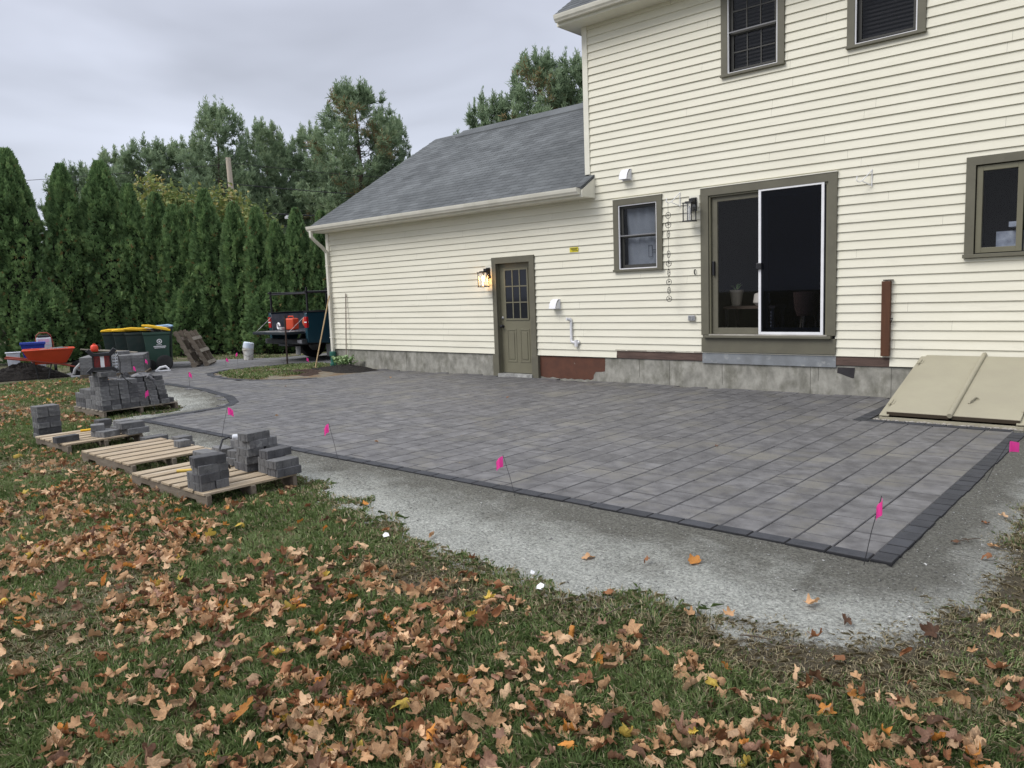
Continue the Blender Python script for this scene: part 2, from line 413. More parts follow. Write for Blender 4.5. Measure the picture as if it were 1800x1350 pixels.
# bright stone strip at the foot of the bulkhead
# stone dust around the patio
DUST = [(-16.2, -3.7), (-15.8, -4.6), (-14.3, -4.9), (-13.1, -4.85), (-11.7, -5.45), (-11.5, -6.1), (-11.35, -6.55), (-10.6, -6.85), (-9.0, -7.0), (-7.6, -7.15),
        (-6.2, -7.05), (-5.6, -7.08), (-4.5, -7.36), (-3.46, -7.65), (-2.77, -7.70), (-2.04, -7.67), (-1.47, -7.60), (-1.09, -7.40), (-.80, -7.08),
        (-.76, -6.55), (-.84, -5.5), (-.80, -4.5), (-.55, -3.2), (-.3, -1.5), (-.2, .2), (-3, .0), (-10, -3), (-15.0, -3.3)]
def dust_mat():
    ma = bpy.data.materials.new('stone_dust'); ma.use_nodes = True; t = ma.node_tree; b = t.nodes['Principled BSDF']; nn = t.nodes.new; lk = t.links.new
    b.inputs['Roughness'].default_value = .95; b.inputs['Specular IOR Level'].default_value = .2
    c_ = nn('ShaderNodeTexCoord')
    a = nn('ShaderNodeAttribute'); a.attribute_name = 'dry'
    n0 = nn('ShaderNodeTexNoise'); n0.inputs['Scale'].default_value = 3.4; n0.inputs['Detail'].default_value = 8; n0.inputs['Roughness'].default_value = .65
    lk(c_.outputs['Object'], n0.inputs['Vector'])
    ad = nn('ShaderNodeMath'); ad.operation = 'ADD'; lk(a.outputs['Fac'], ad.inputs[0]); lk(n0.outputs['Fac'], ad.inputs[1])
    mr = nn('ShaderNodeMapRange'); mr.inputs['From Min'].default_value = .74; mr.inputs['From Max'].default_value = 1.30; lk(ad.outputs[0], mr.inputs['Value'])
    mx = nn('ShaderNodeMixRGB'); mx.inputs['Color1'].default_value = (.185, .182, .158, 1); mx.inputs['Color2'].default_value = (.495, .505, .465, 1)
    lk(mr.outputs[0], mx.inputs['Fac'])
    n2 = nn('ShaderNodeTexNoise'); n2.inputs['Scale'].default_value = 55; n2.inputs['Detail'].default_value = 4; n2.inputs['Roughness'].default_value = .8
    lk(c_.outputs['Object'], n2.inputs['Vector'])
    m2 = nn('ShaderNodeMapRange'); m2.inputs['From Min'].default_value = .3; m2.inputs['From Max'].default_value = .7; m2.inputs['To Min'].default_value = .35; m2.inputs['To Max'].default_value = 1.6
    lk(n2.outputs['Fac'], m2.inputs['Value'])
    v = nn('ShaderNodeVectorMath'); v.operation = 'SCALE'; lk(mx.outputs[0], v.inputs[0]); lk(m2.outputs[0], v.inputs['Scale'])
    e_ = nn('ShaderNodeAttribute'); e_.attribute_name = 'edg'
    n5 = nn('ShaderNodeTexNoise'); n5.inputs['Scale'].default_value = 22; n5.inputs['Detail'].default_value = 8; n5.inputs['Roughness'].default_value = .8
    lk(c_.outputs['Object'], n5.inputs['Vector'])
    a5 = nn('ShaderNodeMath'); a5.operation = 'ADD'; lk(e_.outputs['Fac'], a5.inputs[0]); lk(n5.outputs['Fac'], a5.inputs[1])
    m5 = nn('ShaderNodeMapRange'); m5.inputs['From Min'].default_value = .85; m5.inputs['From Max'].default_value = 1.05; lk(a5.outputs[0], m5.inputs['Value'])
    s5 = nn('ShaderNodeMixRGB'); s5.inputs['Color1'].default_value = (.105, .088, .058, 1); lk(m5.outputs[0], s5.inputs['Fac']); lk(v.outputs[0], s5.inputs['Color2'])
    lk(s5.outputs[0], b.inputs['Base Color'])
    bp = nn('ShaderNodeBump'); bp.inputs['Strength'].default_value = .9; bp.inputs['Distance'].default_value = .008; lk(n2.outputs['Fac'], bp.inputs['Height'])
    b2 = nn('ShaderNodeBump'); b2.inputs['Strength'].default_value = 1.0; b2.inputs['Distance'].default_value = .09
    n4 = nn('ShaderNodeTexNoise'); n4.inputs['Scale'].default_value = 13; n4.inputs['Detail'].default_value = 8; n4.inputs['Roughness'].default_value = .7
    mp4 = nn('ShaderNodeMapping'); mp4.inputs['Scale'].default_value = (.7, 1.6, 1); mp4.inputs['Rotation'].default_value = (0, 0, .3); lk(c_.outputs['Object'], mp4.inputs['Vector']); lk(mp4.outputs[0], n4.inputs['Vector'])
    lk(n4.outputs['Fac'], b2.inputs['Height']); lk(bp.outputs[0], b2.inputs['Normal']); lk(b2.outputs[0], b.inputs['Normal'])
    return ma
M['dust'] = dust_mat()
RES = .04
gx = np.arange(-16.6, .2, RES); gy = np.arange(-8.2, .3, RES)
XX, YY = np.meshgrid(gx, gy, indexing='ij')
sdv = sdist(XX, YY, DUST)
edge = sdv + (vnoise(XX, YY, .35, 3, 4)-.5)*.55
pd = -sdist(XX, YY, PATIO)         # distance outside the patio
base = np.where(edge > 0, np.minimum(edge/.35, 1), 0)
ZZ = GZ + .003 - .03*np.clip(-edge-.42, 0, .2)/.2 + base*.016 + ((vnoise(XX, YY, .30, 11, 4)-.5)*.055+(vnoise(XX*.8, YY*1.5, .10, 12, 2)-.5)*.022)*np.clip(base, 0, 1)*np.clip((pd-.05)*3, 0, 1)
ZZ = np.where(pd > -.06, ZZ + .030*np.exp(-np.clip(pd, 0, 9)*3.5)*(base > 0), ZZ-.03)
ZZ = np.where((pd > 0) & (np.abs(XX+1.35) < .45) & (YY < -6.2), ZZ-.018*np.exp(-((XX+1.3)**2+(YY+6.4)**2)/.08), ZZ)
nx, ny = XX.shape
idx = np.arange(nx*ny).reshape(nx, ny)
q = np.stack([idx[:-1, :-1], idx[1:, :-1], idx[1:, 1:], idx[:-1, 1:]], -1).reshape(-1, 4)
keepq = (edge > -.62)[:-1, :-1].ravel() & ((pd > -.12)[:-1, :-1].ravel())
q = q[keepq]
dry = np.clip(.12+.55*np.clip(pd/.75, 0, 1), 0, 1)*1.0
dry = dry + .35*np.exp(-np.clip(edge, 0, 9)/.3) - .25*((XX > -1.5) & (YY > -7.0))*np.clip(1-pd/1.0, 0, 1)
do = npmesh('stone_dust', np.stack([XX, YY, ZZ], -1).reshape(-1, 3), q.ravel(), np.full(len(q), 4), M['dust'], {'dry': dry.ravel(), 'edg': np.clip(edge/.55+.5, 0, 1).ravel()})
do.data.shade_smooth(); tag(do, kind='structure')
def ground_z(x, y):
    e_ = sdist(np.array([x]), np.array([y]), DUST)[0]
    return GZ + (.016 if e_ > .2 else .004)
# loose stone chips in the dust (uncountable)
rs = np.random.RandomState(4)
nch = 22000
chx = rs.uniform(-11.5, -.3, nch*3); chy = rs.uniform(-7.9, -2.0, nch*3)
ok = (sdist(chx, chy, DUST) > -.05-.35*rs.rand(len(chx))**3) & (sdist(chx, chy, PATIO) < -.03)
chx, chy = chx[ok][:nch], chy[ok][:nch]
ix = np.clip(((chx-gx[0])/RES).astype(int), 0, nx-1); iy = np.clip(((chy-gy[0])/RES).astype(int), 0, ny-1)
chz = ZZ[ix, iy]
s_ = rs.uniform(.0025, .007, len(chx))*(1+.7*(rs.rand(len(chx)) > .96)+1.8*(rs.rand(len(chx)) > .985))
tet = rs.normal(size=(len(chx), 4, 3)); tet /= np.linalg.norm(tet, axis=2, keepdims=True); tet[:, :, 2] *= .6
V = tet*s_[:, None, None] + np.stack([chx, chy, chz+.002], -1)[:, None, :]
bi = (np.arange(len(chx))*4)[:, None]
F = np.concatenate([bi+np.array([[0, 1, 2]]), bi+np.array([[0, 2, 3]]), bi+np.array([[0, 3, 1]]), bi+np.array([[1, 3, 2]])], 1).ravel()
M['chip'] = mat('stone_chips', (.55, .55, .53), (.12, .12, .115), .9, ns=60, island=.5)
tag(npmesh('gravel', V.reshape(-1, 3), F, np.full(len(F)//3, 3), M['chip']), 'pale stone chips scattered through the grey stone dust', 'gravel', kind='stuff')

# driveway
DRIVE = [(-15.15, 14), (-15.15, .6), (-16.4, .5), (-16.9, -.5), (-17.2, -3.75), (-18.6, -4.05), (-20.6, -3.95), (-21.6, -3.2), (-21.5, -1), (-20.9, -.1), (-20.0, .7), (-19.3, 1.2), (-19.3, 14)]
d_ = MB(); n_ = len(DRIVE)
d_.add([(x, y, -.02) for x, y in DRIVE]+[(x, y, -.2) for x, y in DRIVE], [tuple(range(n_))]+[(i, (i+1) % n_, n_+(i+1) % n_, n_+i) for i in range(n_)])
tag(d_.build('driveway', M['asphalt']), kind='structure')
# planting island between walk and garage
ISL = [(-15.15, .6), (-16.5, .45), (-16.85, -.5), (-17.0, -1.2), (-16.95, -1.75), (-16.5, -2.3), (-16.0, -2.55), (-15.0, -2.75), (-14.2, -2.66), (-13.5, -2.3), (-13.1, -1.8), (-13.1, -.9), (-13.3, .05), (-15, .05)]
d_ = MB(); n_ = len(ISL); d_.add([(x, y, -.012) for x, y in ISL], [tuple(range(n_))])
tag(d_.build('planting_bed', mat('bed_soil', (.20, .185, .15), (.13, .11, .075), .95, ns=5, bump=.9, bs=40, c3=(.15, .095, .05), ns3=2.2, f3=(.46, .6)), fix=False), kind='structure')

# ------------------------------------------------------------ house
house = empty('house', (0, 0, 0), 0, 'cream clapboard house with olive trim, attached garage wing and grey shingle roofs', 'house')
E0, DZ = .412, .1179
X0, XC, X1 = -15.03, -7.71, 1.6
OPEN = [(-5.60, -3.64, .54, 2.96), (-7.16, -6.28, 1.83, 2.96), (-2.12, -.70, 1.75, 2.93), (-5.26, -4.36, 4.50, 5.77), (-3.52, -2.62, 4.50, 5.77), (-9.87, -8.90, -.2, 2.19)]
sm = MB(); rs2 = random.Random(9)
k = 0
while True:
    z0 = E0+k*DZ
    if z0 > 5.78: break
    z1 = z0+DZ
    xl = X0+.05 if z0 < 3.05 else XC+.06
    brk = sorted({z0, z1} | {z for o_ in OPEN for z in (o_[2], o_[3]) if z0 < z < z1})
    # joints between boards
    js = [xl]; xx = xl+rs2.uniform(1.5, 4.5)
    while xx < X1: js.append(xx); xx += rs2.uniform(2.4, 4.8)
    js.append(X1)
    dy = rs2.uniform(-.0012, .0012)
    for bi_ in range(len(js)-1):
        for za, zb in zip(brk[:-1], brk[1:]):
            segs = [(js[bi_]+.0008, js[bi_+1]-.0008)]
            if k == 0: segs = [s for s in segs]; cut = [(-7.17, -2.95, 0, 9)]
            elif k == 1: cut = []
            else: cut = []
            for (ox0, ox1, oz0, oz1) in OPEN+cut:
                if zb <= oz0+1e-6 or za >= oz1-1e-6: continue
                ns_ = []
                for a, b in segs:
                    if ox1 <= a or ox0 >= b: ns_.append((a, b)); continue
                    if ox0 > a: ns_.append((a, ox0))
                    if ox1 < b: ns_.append((ox1, b))
                segs = ns_
            for a, b in segs:
                ya = -.032+(za-z0)/DZ*.020+dy; yb = -.032+(zb-z0)/DZ*.020+dy
                vs = [(a, ya, za), (b, ya, za), (b, yb, zb), (a, yb, zb)]
                fs = [(0, 1, 2, 3)]
                if za == z0:
                    vs += [(a, -.009, za), (b, -.009, za)]; fs.append((4, 5, 1, 0))
                sm.add(vs, fs)
    k += 1
sm.build('siding', M['siding'], house, fix=False)
# structural walls with openings
def wall_cells(mb, x0, x1, z0, z1, y0, y1, holes):
    xs = sorted({x0, x1} | {h[i] for h in holes for i in (0, 1) if x0 < h[i] < x1})
    zs = sorted({z0, z1} | {h[i] for h in holes for i in (2, 3) if z0 < h[i] < z1})
    for a, b in zip(xs[:-1], xs[1:]):
        for c, d in zip(zs[:-1], zs[1:]):
            mx_, mz_ = (a+b)/2, (c+d)/2
            if any(h[0] < mx_ < h[1] and h[2] < mz_ < h[3] for h in holes): continue
            mb.box(a, b, y0, y1, c, d)
HO = [(-5.48, -3.73, .80, 2.86), (-7.06, -6.37, 1.86, 2.87), (-2.04, -.80, 1.84, 2.86), (-5.17, -4.45, 4.56, 5.69), (-3.43, -2.70, 4.56, 5.69), (-9.80, -8.97, .05, 2.10)]
mb = MB()
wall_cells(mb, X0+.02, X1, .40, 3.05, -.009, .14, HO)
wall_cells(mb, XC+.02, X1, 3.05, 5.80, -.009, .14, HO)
mb.box(X0+.02, X0+.17, .14, 7.3, .40, 3.2)                      # garage gable wall, lower
mb.prism([(.0, 3.2), (7.3, 3.2), (3.65, 5.34)], 'x', X0+.02, X0+.17)
mb.box(XC+.02, XC+.17, .14, 8.0, .40, 5.8)                      # party wall up to the main house eave
mb.prism([(0, 5.8), (8.0, 5.8), (4.0, 8.6)], 'x', XC+.02, XC+.17)
mb.box(XC+.17, X1, 7.85, 8.0, .40, 5.8)
mb.box(X0+.17, XC+.02, 7.15, 7.3, .40, 3.2)
mb.box(X1-.15, X1, .14, 7.85, .40, 5.8)
mb.build('wall', M['room'], house)
fb = MB()
fb.box(X0+.03, -9.80, -.0, .25, -.4, .40); fb.box(-8.97, X1, -.0, .25, -.4, .40); fb.box(-9.80, -8.97, .0, .25, -.4, .045)
fb.box(X0+.03, X0+.28, .25, 7.3, -.4, .40); fb.box(X1-.2, X1, .25, 8, -.4, .40)
fb.build('foundation', M['concrete'], house)
# vertical form lines in the concrete
fl = MB()
for xx, za_ in ((-6.75, .1), (-6.2, -.05), (-5.3, .05), (-3.98, -.05), (-3.87, .18), (-2.93, -.05), (-12.5, 0)):
    fl.box(xx-.0022, xx+.0022, -.003, .001, za_, .39)
fl.build('form_seam', mat('seam_stain', (.10, .095, .08), rough=.9), house)
# floors and inner partitions so the rooms are rooms
rm = MB()
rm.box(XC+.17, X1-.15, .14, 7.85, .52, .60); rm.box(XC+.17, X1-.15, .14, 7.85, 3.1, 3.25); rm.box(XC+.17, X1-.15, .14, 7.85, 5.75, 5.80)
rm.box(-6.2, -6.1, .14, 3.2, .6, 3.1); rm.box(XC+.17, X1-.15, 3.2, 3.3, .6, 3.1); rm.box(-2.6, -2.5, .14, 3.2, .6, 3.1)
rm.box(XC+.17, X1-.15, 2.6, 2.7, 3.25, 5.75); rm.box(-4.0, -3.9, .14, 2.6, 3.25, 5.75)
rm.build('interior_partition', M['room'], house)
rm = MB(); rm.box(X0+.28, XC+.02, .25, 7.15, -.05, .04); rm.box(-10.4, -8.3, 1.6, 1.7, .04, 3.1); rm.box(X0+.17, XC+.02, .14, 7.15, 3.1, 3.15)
rm.build('garage_floor', M['roomdark'], house)

# corner boards, frieze
cb = MB(); cb.box(XC, XC+.098, -.042, .04, 3.44, 5.78)
cb.build('corner_board', M['white_trim'], house)
cb = MB(); cb.box(X0-.02, X0+.085, -.042, .05, .40, 3.05); cb.box(X0-.02, X0+.02, .05, .12, .4, 3.05)
cb.build('corner_board', M['white_trim'], house)

# roofs ---------------------------------------------------
SL = .593
def roof_slope(mb, x0, x1, y0, z0, y1, expo=.142, tab=.305, seed=1, th=.007):
    rr = random.Random(seed); n_ = int(round(math.hypot(y1-y0, (y1-y0)*SL)/expo)); cyy = (y1-y0)/n_
    for i in range(n_):
        ya, yb = y0+i*cyy, y0+(i+1)*cyy+.012
        xx = x0-(tab/2 if i % 2 else 0)+rr.uniform(-.03, .03)
        while xx < x1:
            a, b = max(xx, x0), min(xx+tab, x1); xx += tab
            if b-a < .02: continue
            g_ = .003; lift = rr.uniform(0, .0025)
            za, zb = z0+(ya-y0)*SL, z0+(yb-y0)*SL
            t = th+lift
            mb.add([(a+g_, ya, za+t), (b-g_, ya, za+t), (b-g_, yb, zb+.001), (a+g_, yb, zb+.001), (a+g_, ya, za-.004), (b-g_, ya, za-.004)],
                   [(0, 1, 2, 3), (4, 5, 1, 0)])
rf = MB()
GX0, GX1, EY, EZ = -15.13, -7.53, -.40, 3.20
rf.prism([(EY+.005, EZ-.06), (EY+.005, EZ-.002), (3.65, EZ+(3.65-EY)*SL-.002), (7.7, EZ-.002), (7.7, EZ-.06), (3.65, EZ+(3.65-EY)*SL-.10)], 'x', GX0, XC)
rf.prism([(EY+.005, EZ-.03), (EY+.005, EZ-.002), (-.012, EZ+(-.012-EY)*SL-.002), (-.012, EZ+(-.012-EY)*SL-.03)], 'x', XC, GX1)
deck = rf.build('roof', M['shingle'], house); deck.name = 'garage_roof'
rs_ = MB(); roof_slope(rs_, GX0, XC, EY, EZ, 3.65, seed=2)
roof_slope(rs_, XC, GX1, EY, EZ, -.014, seed=3)
rs_.build('shingles', M['shingle'], deck, fix=False)
rv = MB(); zr = EZ+(3.65-EY)*SL
rv.add([(-14.1, 3.35, zr-.14), (XC, 3.35, zr-.14), (XC, 3.65, zr+.055), (-14.1, 3.65, zr+.055), (-14.1, 3.95, zr-.14), (XC, 3.95, zr-.14), (-14.1, 3.35, zr-.20), (XC, 3.35, zr-.20)],
       [(0, 1, 2, 3), (3, 2, 5, 4), (6, 7, 1, 0), (6, 0, 3, 4)])
rv.build('ridge_vent', M['shingle'], deck, fix=False)
# upper roof
U0, UY, UZ = -7.98, -.42, 5.95
rf = MB(); SU = .70
rf.prism([(UY, UZ-.06), (UY, UZ), (4.0, UZ+(4-UY)*SU), (8.4, UZ), (8.4, UZ-.06), (4.0, UZ+(4-UY)*SU-.10)], 'x', U0, X1+.3)
ud = rf.build('main_roof', M['shingle'], house)
rs_ = MB(); tmp = SL; SL = SU; roof_slope(rs_, U0, X1+.3, UY, UZ+.002, 4.0, seed=6); SL = tmp
rs_.build('shingles', M['shingle'], ud, fix=False)
# soffits, fascia, gutters
sf = MB()
sf.box(X0-.09, -7.52, -.37, -.009, 3.055, 3.075); sf.box(X0-.09, -7.56, -.385, -.371, 3.05, 3.17)
sf.prism([(-.386, 3.045), (-.386, 3.16), (-.02, 3.16+.366*.593), (-.02, 3.045)], 'x', -7.558, -7.524)
sf.box(XC-.22, X1+.25, -.37, -.009, 5.775, 5.795); sf.box(XC-.22, X1+.25, -.385, -.371, 5.77, 5.92)
sf.box(XC-.22, XC, -.009, 8.2, 5.775, 5.795); sf.box(XC-.235, XC-.221, -.385, 8.2, 5.77, 5.90)
sf.build('soffit', M['white_trim'], house)
def gutter(mb, x0, x1, y, z):
    prof = [(0, .0), (-.02, 0), (-.075, .0), (-.085, .02), (-.105, .045), (-.115, .085), (-.118, .105), (-.108, .105), (-.105, .085), (-.095, .047), (-.075, .022), (-.07, .008), (-.004, .008), (-.004, .095), (0, .095)]
    mb.prism([(y+a, z+b) for a, b in prof], 'x', x0, x1)
    mb.prism([(y+a, z+b) for a, b in prof[:7]]+[(y, z+.095)], 'x', x0-.003, x0+.002)
    mb.prism([(y+a, z+b) for a, b in prof[:7]]+[(y, z+.095)], 'x', x1-.002, x1+.003)
gt = MB(); gutter(gt, X0-.10, -7.565, -.386, 3.085); gt.build('gutter', M['gutter'], house)
gt = MB(); gutter(gt, XC-.21, X1+.2, -.386, 5.815); gt.build('gutter', M['gutter'], house)
ds = MB()
def duct(mb, pts, w_, d_):
    for a, b in zip(pts[:-1], pts[1:]):
        a = Vector(a); b = Vector(b); t = (b-a); l = t.length; q = t.to_track_quat('Z', 'Y').to_matrix().to_4x4(); q.translation = a
        mb.box(-w_/2, w_/2, -d_/2, d_/2, -.008, l+.008, q)
duct(ds, [(-15.02, -.45, 3.09), (-15.02, -.44, 2.96), (-15.0, -.34, 2.86), (-14.99, -.17, 2.72), (-14.985, -.075, 2.62), (-14.985, -.075, .36)], .075, .058)
for zz in (2.3, .66): ds.box(-15.04, -14.93, -.108, -.035, zz, zz+.025)
ds.build('downspout', M['gutter'], house, bevel=.006)
dp = MB(); dp.lathe([(.062, 0), (.07, .02), (.07, .10), (.055, .11), (.055, .26), (.075, .27), (.075, .36), (.06, .37)], 16, Matrix.Translation((-14.98, -.09, -.02)))
o = dp.build('drain_pipe', M['greenpvc'], None, True); tag(o, 'green drain pipe adapter at the foot of the cream downspout', 'drain pipe')

# sill boards etc.
b = MB(); b.box(-7.17, -5.612, -.018, -.0, .405, .527); b.build('sill_board', M['brownwood'], house)
b = MB(); b.box(-3.628, -2.95, -.018, -.0, .405, .530); b.build('sill_board', M['brownwood'], house)
b = MB(); b.box(-5.612, -3.628, -.024, -.0, .375, .545); b.build('ledger_flashing', M['greyboard'], house)
# rough torn lower edge of the siding course above the brown boards
rp = MB()
pts = []
xx = -7.19
rr = random.Random(3)
while xx < -5.62:
    xx2 = min(xx+rr.uniform(.03, .12), -5.615); zz = .527+rr.uniform(.0, .022)
    rp.box(xx, xx2, -.033, -.0305, zz-.004, .548); xx = xx2
rp.build('siding_edge', mat('torn_edge', (.33, .30, .25), rough=.9), house)
# painted patch on concrete, built as a 2 mm coat with a ragged outline
rr = random.Random(7)
pp = [(-8.87, .40), (-7.42, .395), (-7.42, .30), (-7.43, .17), (-7.5, .16), (-7.62, .155), (-7.66, .10)]
pp += [(-7.66+rr.uniform(-.02, .02), .04)]
xx = -7.72
while xx > -8.85: pp.append((xx, .015+rr.uniform(-.012, .02))); xx -= .07
pp.append((-8.87, .01))
b = MB(); b.prism(pp, 'y', -.0025, .001); b.build('painted_patch', M['brownpaint'], house)
b = MB(); b.prism([(-3.61, .375), (-3.615, .30), (-3.56, .285), (-3.42, .235), (-3.395, .24), (-3.385, .375)], 'y', -.004, .001)
b.build('tar_patch', mat('tar_patch', (.022, .02, .022), (.035, .032, .035), .8, bump=.4, bs=20), house)

def window(name, x0, x1, z0, z1, cw=.095, rail=None, cols=0, rows=0, storm=True, back=None, sillh=.035, y=0):
    wn = MB(); 
    wn.box(x0, x0+cw, -.052, .02, z0+sillh, z1-cw); wn.box(x1-cw, x1, -.052, .02, z0+sillh, z1-cw); wn.box(x0, x1, -.052, .02, z1-cw, z1)
    wo = wn.build(name, M['olive'], house, bevel=.002)
    s = MB(); s.box(x0-.008, x1+.008, -.075, .03, z0, z0+sillh); s.build('window_sill', M['olive'], wo, bevel=.003)
    hb = MB(); hb.box(x0-.004, x1+.004, -.058, -.02, z1+.001, z1+.012); hb.build('drip_cap', M['white_trim'], wo)
    ix0, ix1, iz0, iz1 = x0+cw, x1-cw, z0+sillh, z1-cw
    if storm:
        f = MB(); f.frame(ix0, ix1, iz0, iz1, .016, -.040, -.012); f.build('storm_frame', M['white'], wo)
    f = MB(); a0, a1, c0, c1 = ix0+.017, ix1-.017, iz0+.017, iz1-.017
    mid = rail if rail else None
    parts = [(c0, mid, .03), (mid-.02, c1, .012)] if mid else [(c0, c1, .03)]
    for i, (p0, p1, yy) in enumerate(parts):
        f.box(a0, a0+.045, yy, yy+.03, p0, p1); f.box(a1-.045, a1, yy, yy+.03, p0, p1)
        f.box(a0+.045, a1-.045, yy, yy+.03, p0, p0+(.055 if i == 0 else .03)); f.box(a0+.045, a1-.045, yy, yy+.03, p1-.035, p1)
        if cols:
            for c in range(1, cols):
                xx = a0+.045+(a1-a0-.09)*c/cols; f.box(xx-.008, xx+.008, yy+.004, yy+.012, p0+.03, p1-.03)
            for r_ in range(1, rows):
                zz = p0+.045+(p1-p0-.08)*r_/rows; f.box(a0+.04, a1-.04, yy+.002, yy+.010, zz-.008, zz+.008)
        g_ = MB(); g_.box(a0+.04, a1-.04, yy+.016, yy+.019, p0+.03, p1-.03); g_.build('pane', M['glass2'] if storm else M['glass'], wo)
    f.build('sash', M['sash'] if storm else M['olive'], wo)
    if rail and storm:
        f = MB(); f.box(a0, a1, -.035, -.02, mid-.008, mid+.008); f.build('meeting_rail', mat('rail_grey', (.22, .22, .23), rough=.4), wo)
    return wo
w1 = window('window', -7.17, -6.27, 1.82, 2.97, rail=2.39)
b = MB()
# wrinkled white paper blind behind the glass
nb = 24; base_ = len(b.v)
for i in range(nb+1):
    for j in range(9):
        xx = -7.0+i*.62/nb; b.v.append((xx, .115+.012*math.sin(i*.9+j*.5)+.008*math.sin(j*1.7), 1.88+j*.118))
for i in range(nb):
    for j in range(8): b.f.append((i*9+j, (i+1)*9+j, (i+1)*9+j+1, i*9+j+1))
b.build('blind', mat('paper_blind', (.56, .56, .56), (.45, .455, .46), .8, ns=2), w1, True, fix=False)
b = MB(); b.frame(-6.60, -6.53, 2.03, 2.22, .008, .09, .094); b.box(-6.52, -6.40, .09, .094, 2.10, 2.108); b.box(-6.52, -6.40, .09, .094, 2.14, 2.148)  # faint grey outline and two short bars just behind the glass
b.build('faint_mark', mat('mark_grey', (.16, .17, .19), rough=.8), w1)
w2 = window('window', -5.27, -4.35, 4.49, 5.775, rail=5.085, cols=3, rows=2)
w3 = window('window', -3.53, -2.61, 4.49, 5.775, rail=5.16)
for wp, xa, xb in ((w2, -5.13, -4.49), (w3, -3.39, -2.75)):
    b = MB()
    for i in range(22): b.box(xa, xb, .13, .15, 4.58+i*.05, 4.605+i*.05)
    b.build('blind', mat('dark_blind', (.05, .042, .038), rough=.8), wp)
# casement window at right
wo = MB(); x0, x1, z0, z1, cw = -2.13, -.70, 1.80, 2.94, .10
wo.box(x0, x0+cw, -.052, .02, z0, z1-cw); wo.box(x1-cw, x1, -.052, .02, z0, z1-cw); wo.box(x0, x1, -.052, .02, z1-cw, z1)
w4 = wo.build('window', M['olive'], house, bevel=.002)
b = MB(); b.box(x0-.01, x1+.01, -.09, .03, z0-.045, z0-.001); b.build('window_sill', M['olive'], w4, bevel=.003)
for a0, a1 in ((-2.02, -1.545), (-1.525, -.81)):
    b = MB(); b.frame(a0, a1, z0+.01, z1-cw-.01, .062, -.022, .03); b.build('sash', M['olive2'], w4, bevel=.003)
    b = MB(); b.box(a0+.055, a1-.055, .004, .008, z0+.06, z1-cw-.06); b.build('pane', M['glass'], w4)
b = MB(); b.box(-1.70, -1.60, .10, .30, 2.10, 2.16); b.box(-1.85, -1.58, .25, .45, 1.80, 2.06); b.box(-1.95, -1.75, .1, .25, 1.845, 1.875)
b.build('sill_clutter', mat('clutter', (.10, .12, .17), (.32, .36, .44), .6, ns=6), w4)

# patio door
pdr = MB(); x0, x1 = -5.612, -3.628
pdr.box(x0, x0+.125, -.055, .02, .805, 2.86); pdr.box(x1-.115, x1, -.055, .02, .805, 2.86); pdr.box(x0, x1, -.055, .02, 2.86, 2.972)
pdo = pdr.build('patio_door', M['olive'], house, bevel=.002)
b = MB(); b.box(x0, x1, -.050, .0, .548, .762); b.build('kick_panel', M['olive'], pdo)
b = MB(); b.box(x0+.05, x1-.05, -.105, .05, .765, .80); b.build('threshold', M['olive'], pdo, bevel=.004)
b = MB(); b.box(x0+.125, x1-.115, -.06, .03, .801, .815); b.build('track', mat('track', (.45, .43, .38), (.3, .28, .25), .5), pdo)
b = MB(); b.box(x0-.003, x1+.003, -.062, -.02, 2.974, 2.986); b.build('drip_cap', M['white_trim'], pdo)
b = MB(); b.box(x0+.126, x0+.150, -.03, .06, .815, 2.858); b.box(x1-.145, x1-.116, -.03, .06, .815, 2.858); b.box(x0+.15, x1-.145, -.03, .06, 2.835, 2.858); b.build('jamb', M['olive2'], pdo)
for nm, a0, a1, yy in (('left', -5.455, -4.665, .010), ('right', -4.70, -3.78, .045)):
    b = MB(); b.box(a0, a0+.085, yy, yy+.035, .818, 2.832); b.box(a1-.06, a1, yy, yy+.035, .818, 2.832); b.box(a0+.085, a1-.06, yy, yy+.035, .818, .91); b.box(a0+.085, a1-.06, yy, yy+.035, 2.765, 2.832)
    so_ = b.build('sliding_panel' if nm == 'left' else 'fixed_panel', M['olive'] if nm == 'left' else M['sash'], pdo, bevel=.002)
    b = MB(); b.box(a0+.08, a1-.055, yy+.014, yy+.018, .90, 2.77); b.build('pane', M['glass'], pdo)
b = MB(); b.frame(-4.712, -3.795, .816, 2.872, .038, -.050, -.026); scf = b.build('screen_door', M['white'], pdo, bevel=.003)
b = MB(); b.box(-4.675, -3.832, -.040, -.038, .852, 2.836); b.build('screen_mesh', M['screen'], pdo)
b = MB(); b.box(-4.735, -4.655, -.085, -.050, 1.745, 1.835); b.build('screen_latch', M['black'], pdo, bevel=.006)
b = MB(); b.box(-5.435, -5.405, -.035, .010, 1.69, 1.90); b.build('door_handle', M['black'], pdo, bevel=.006)

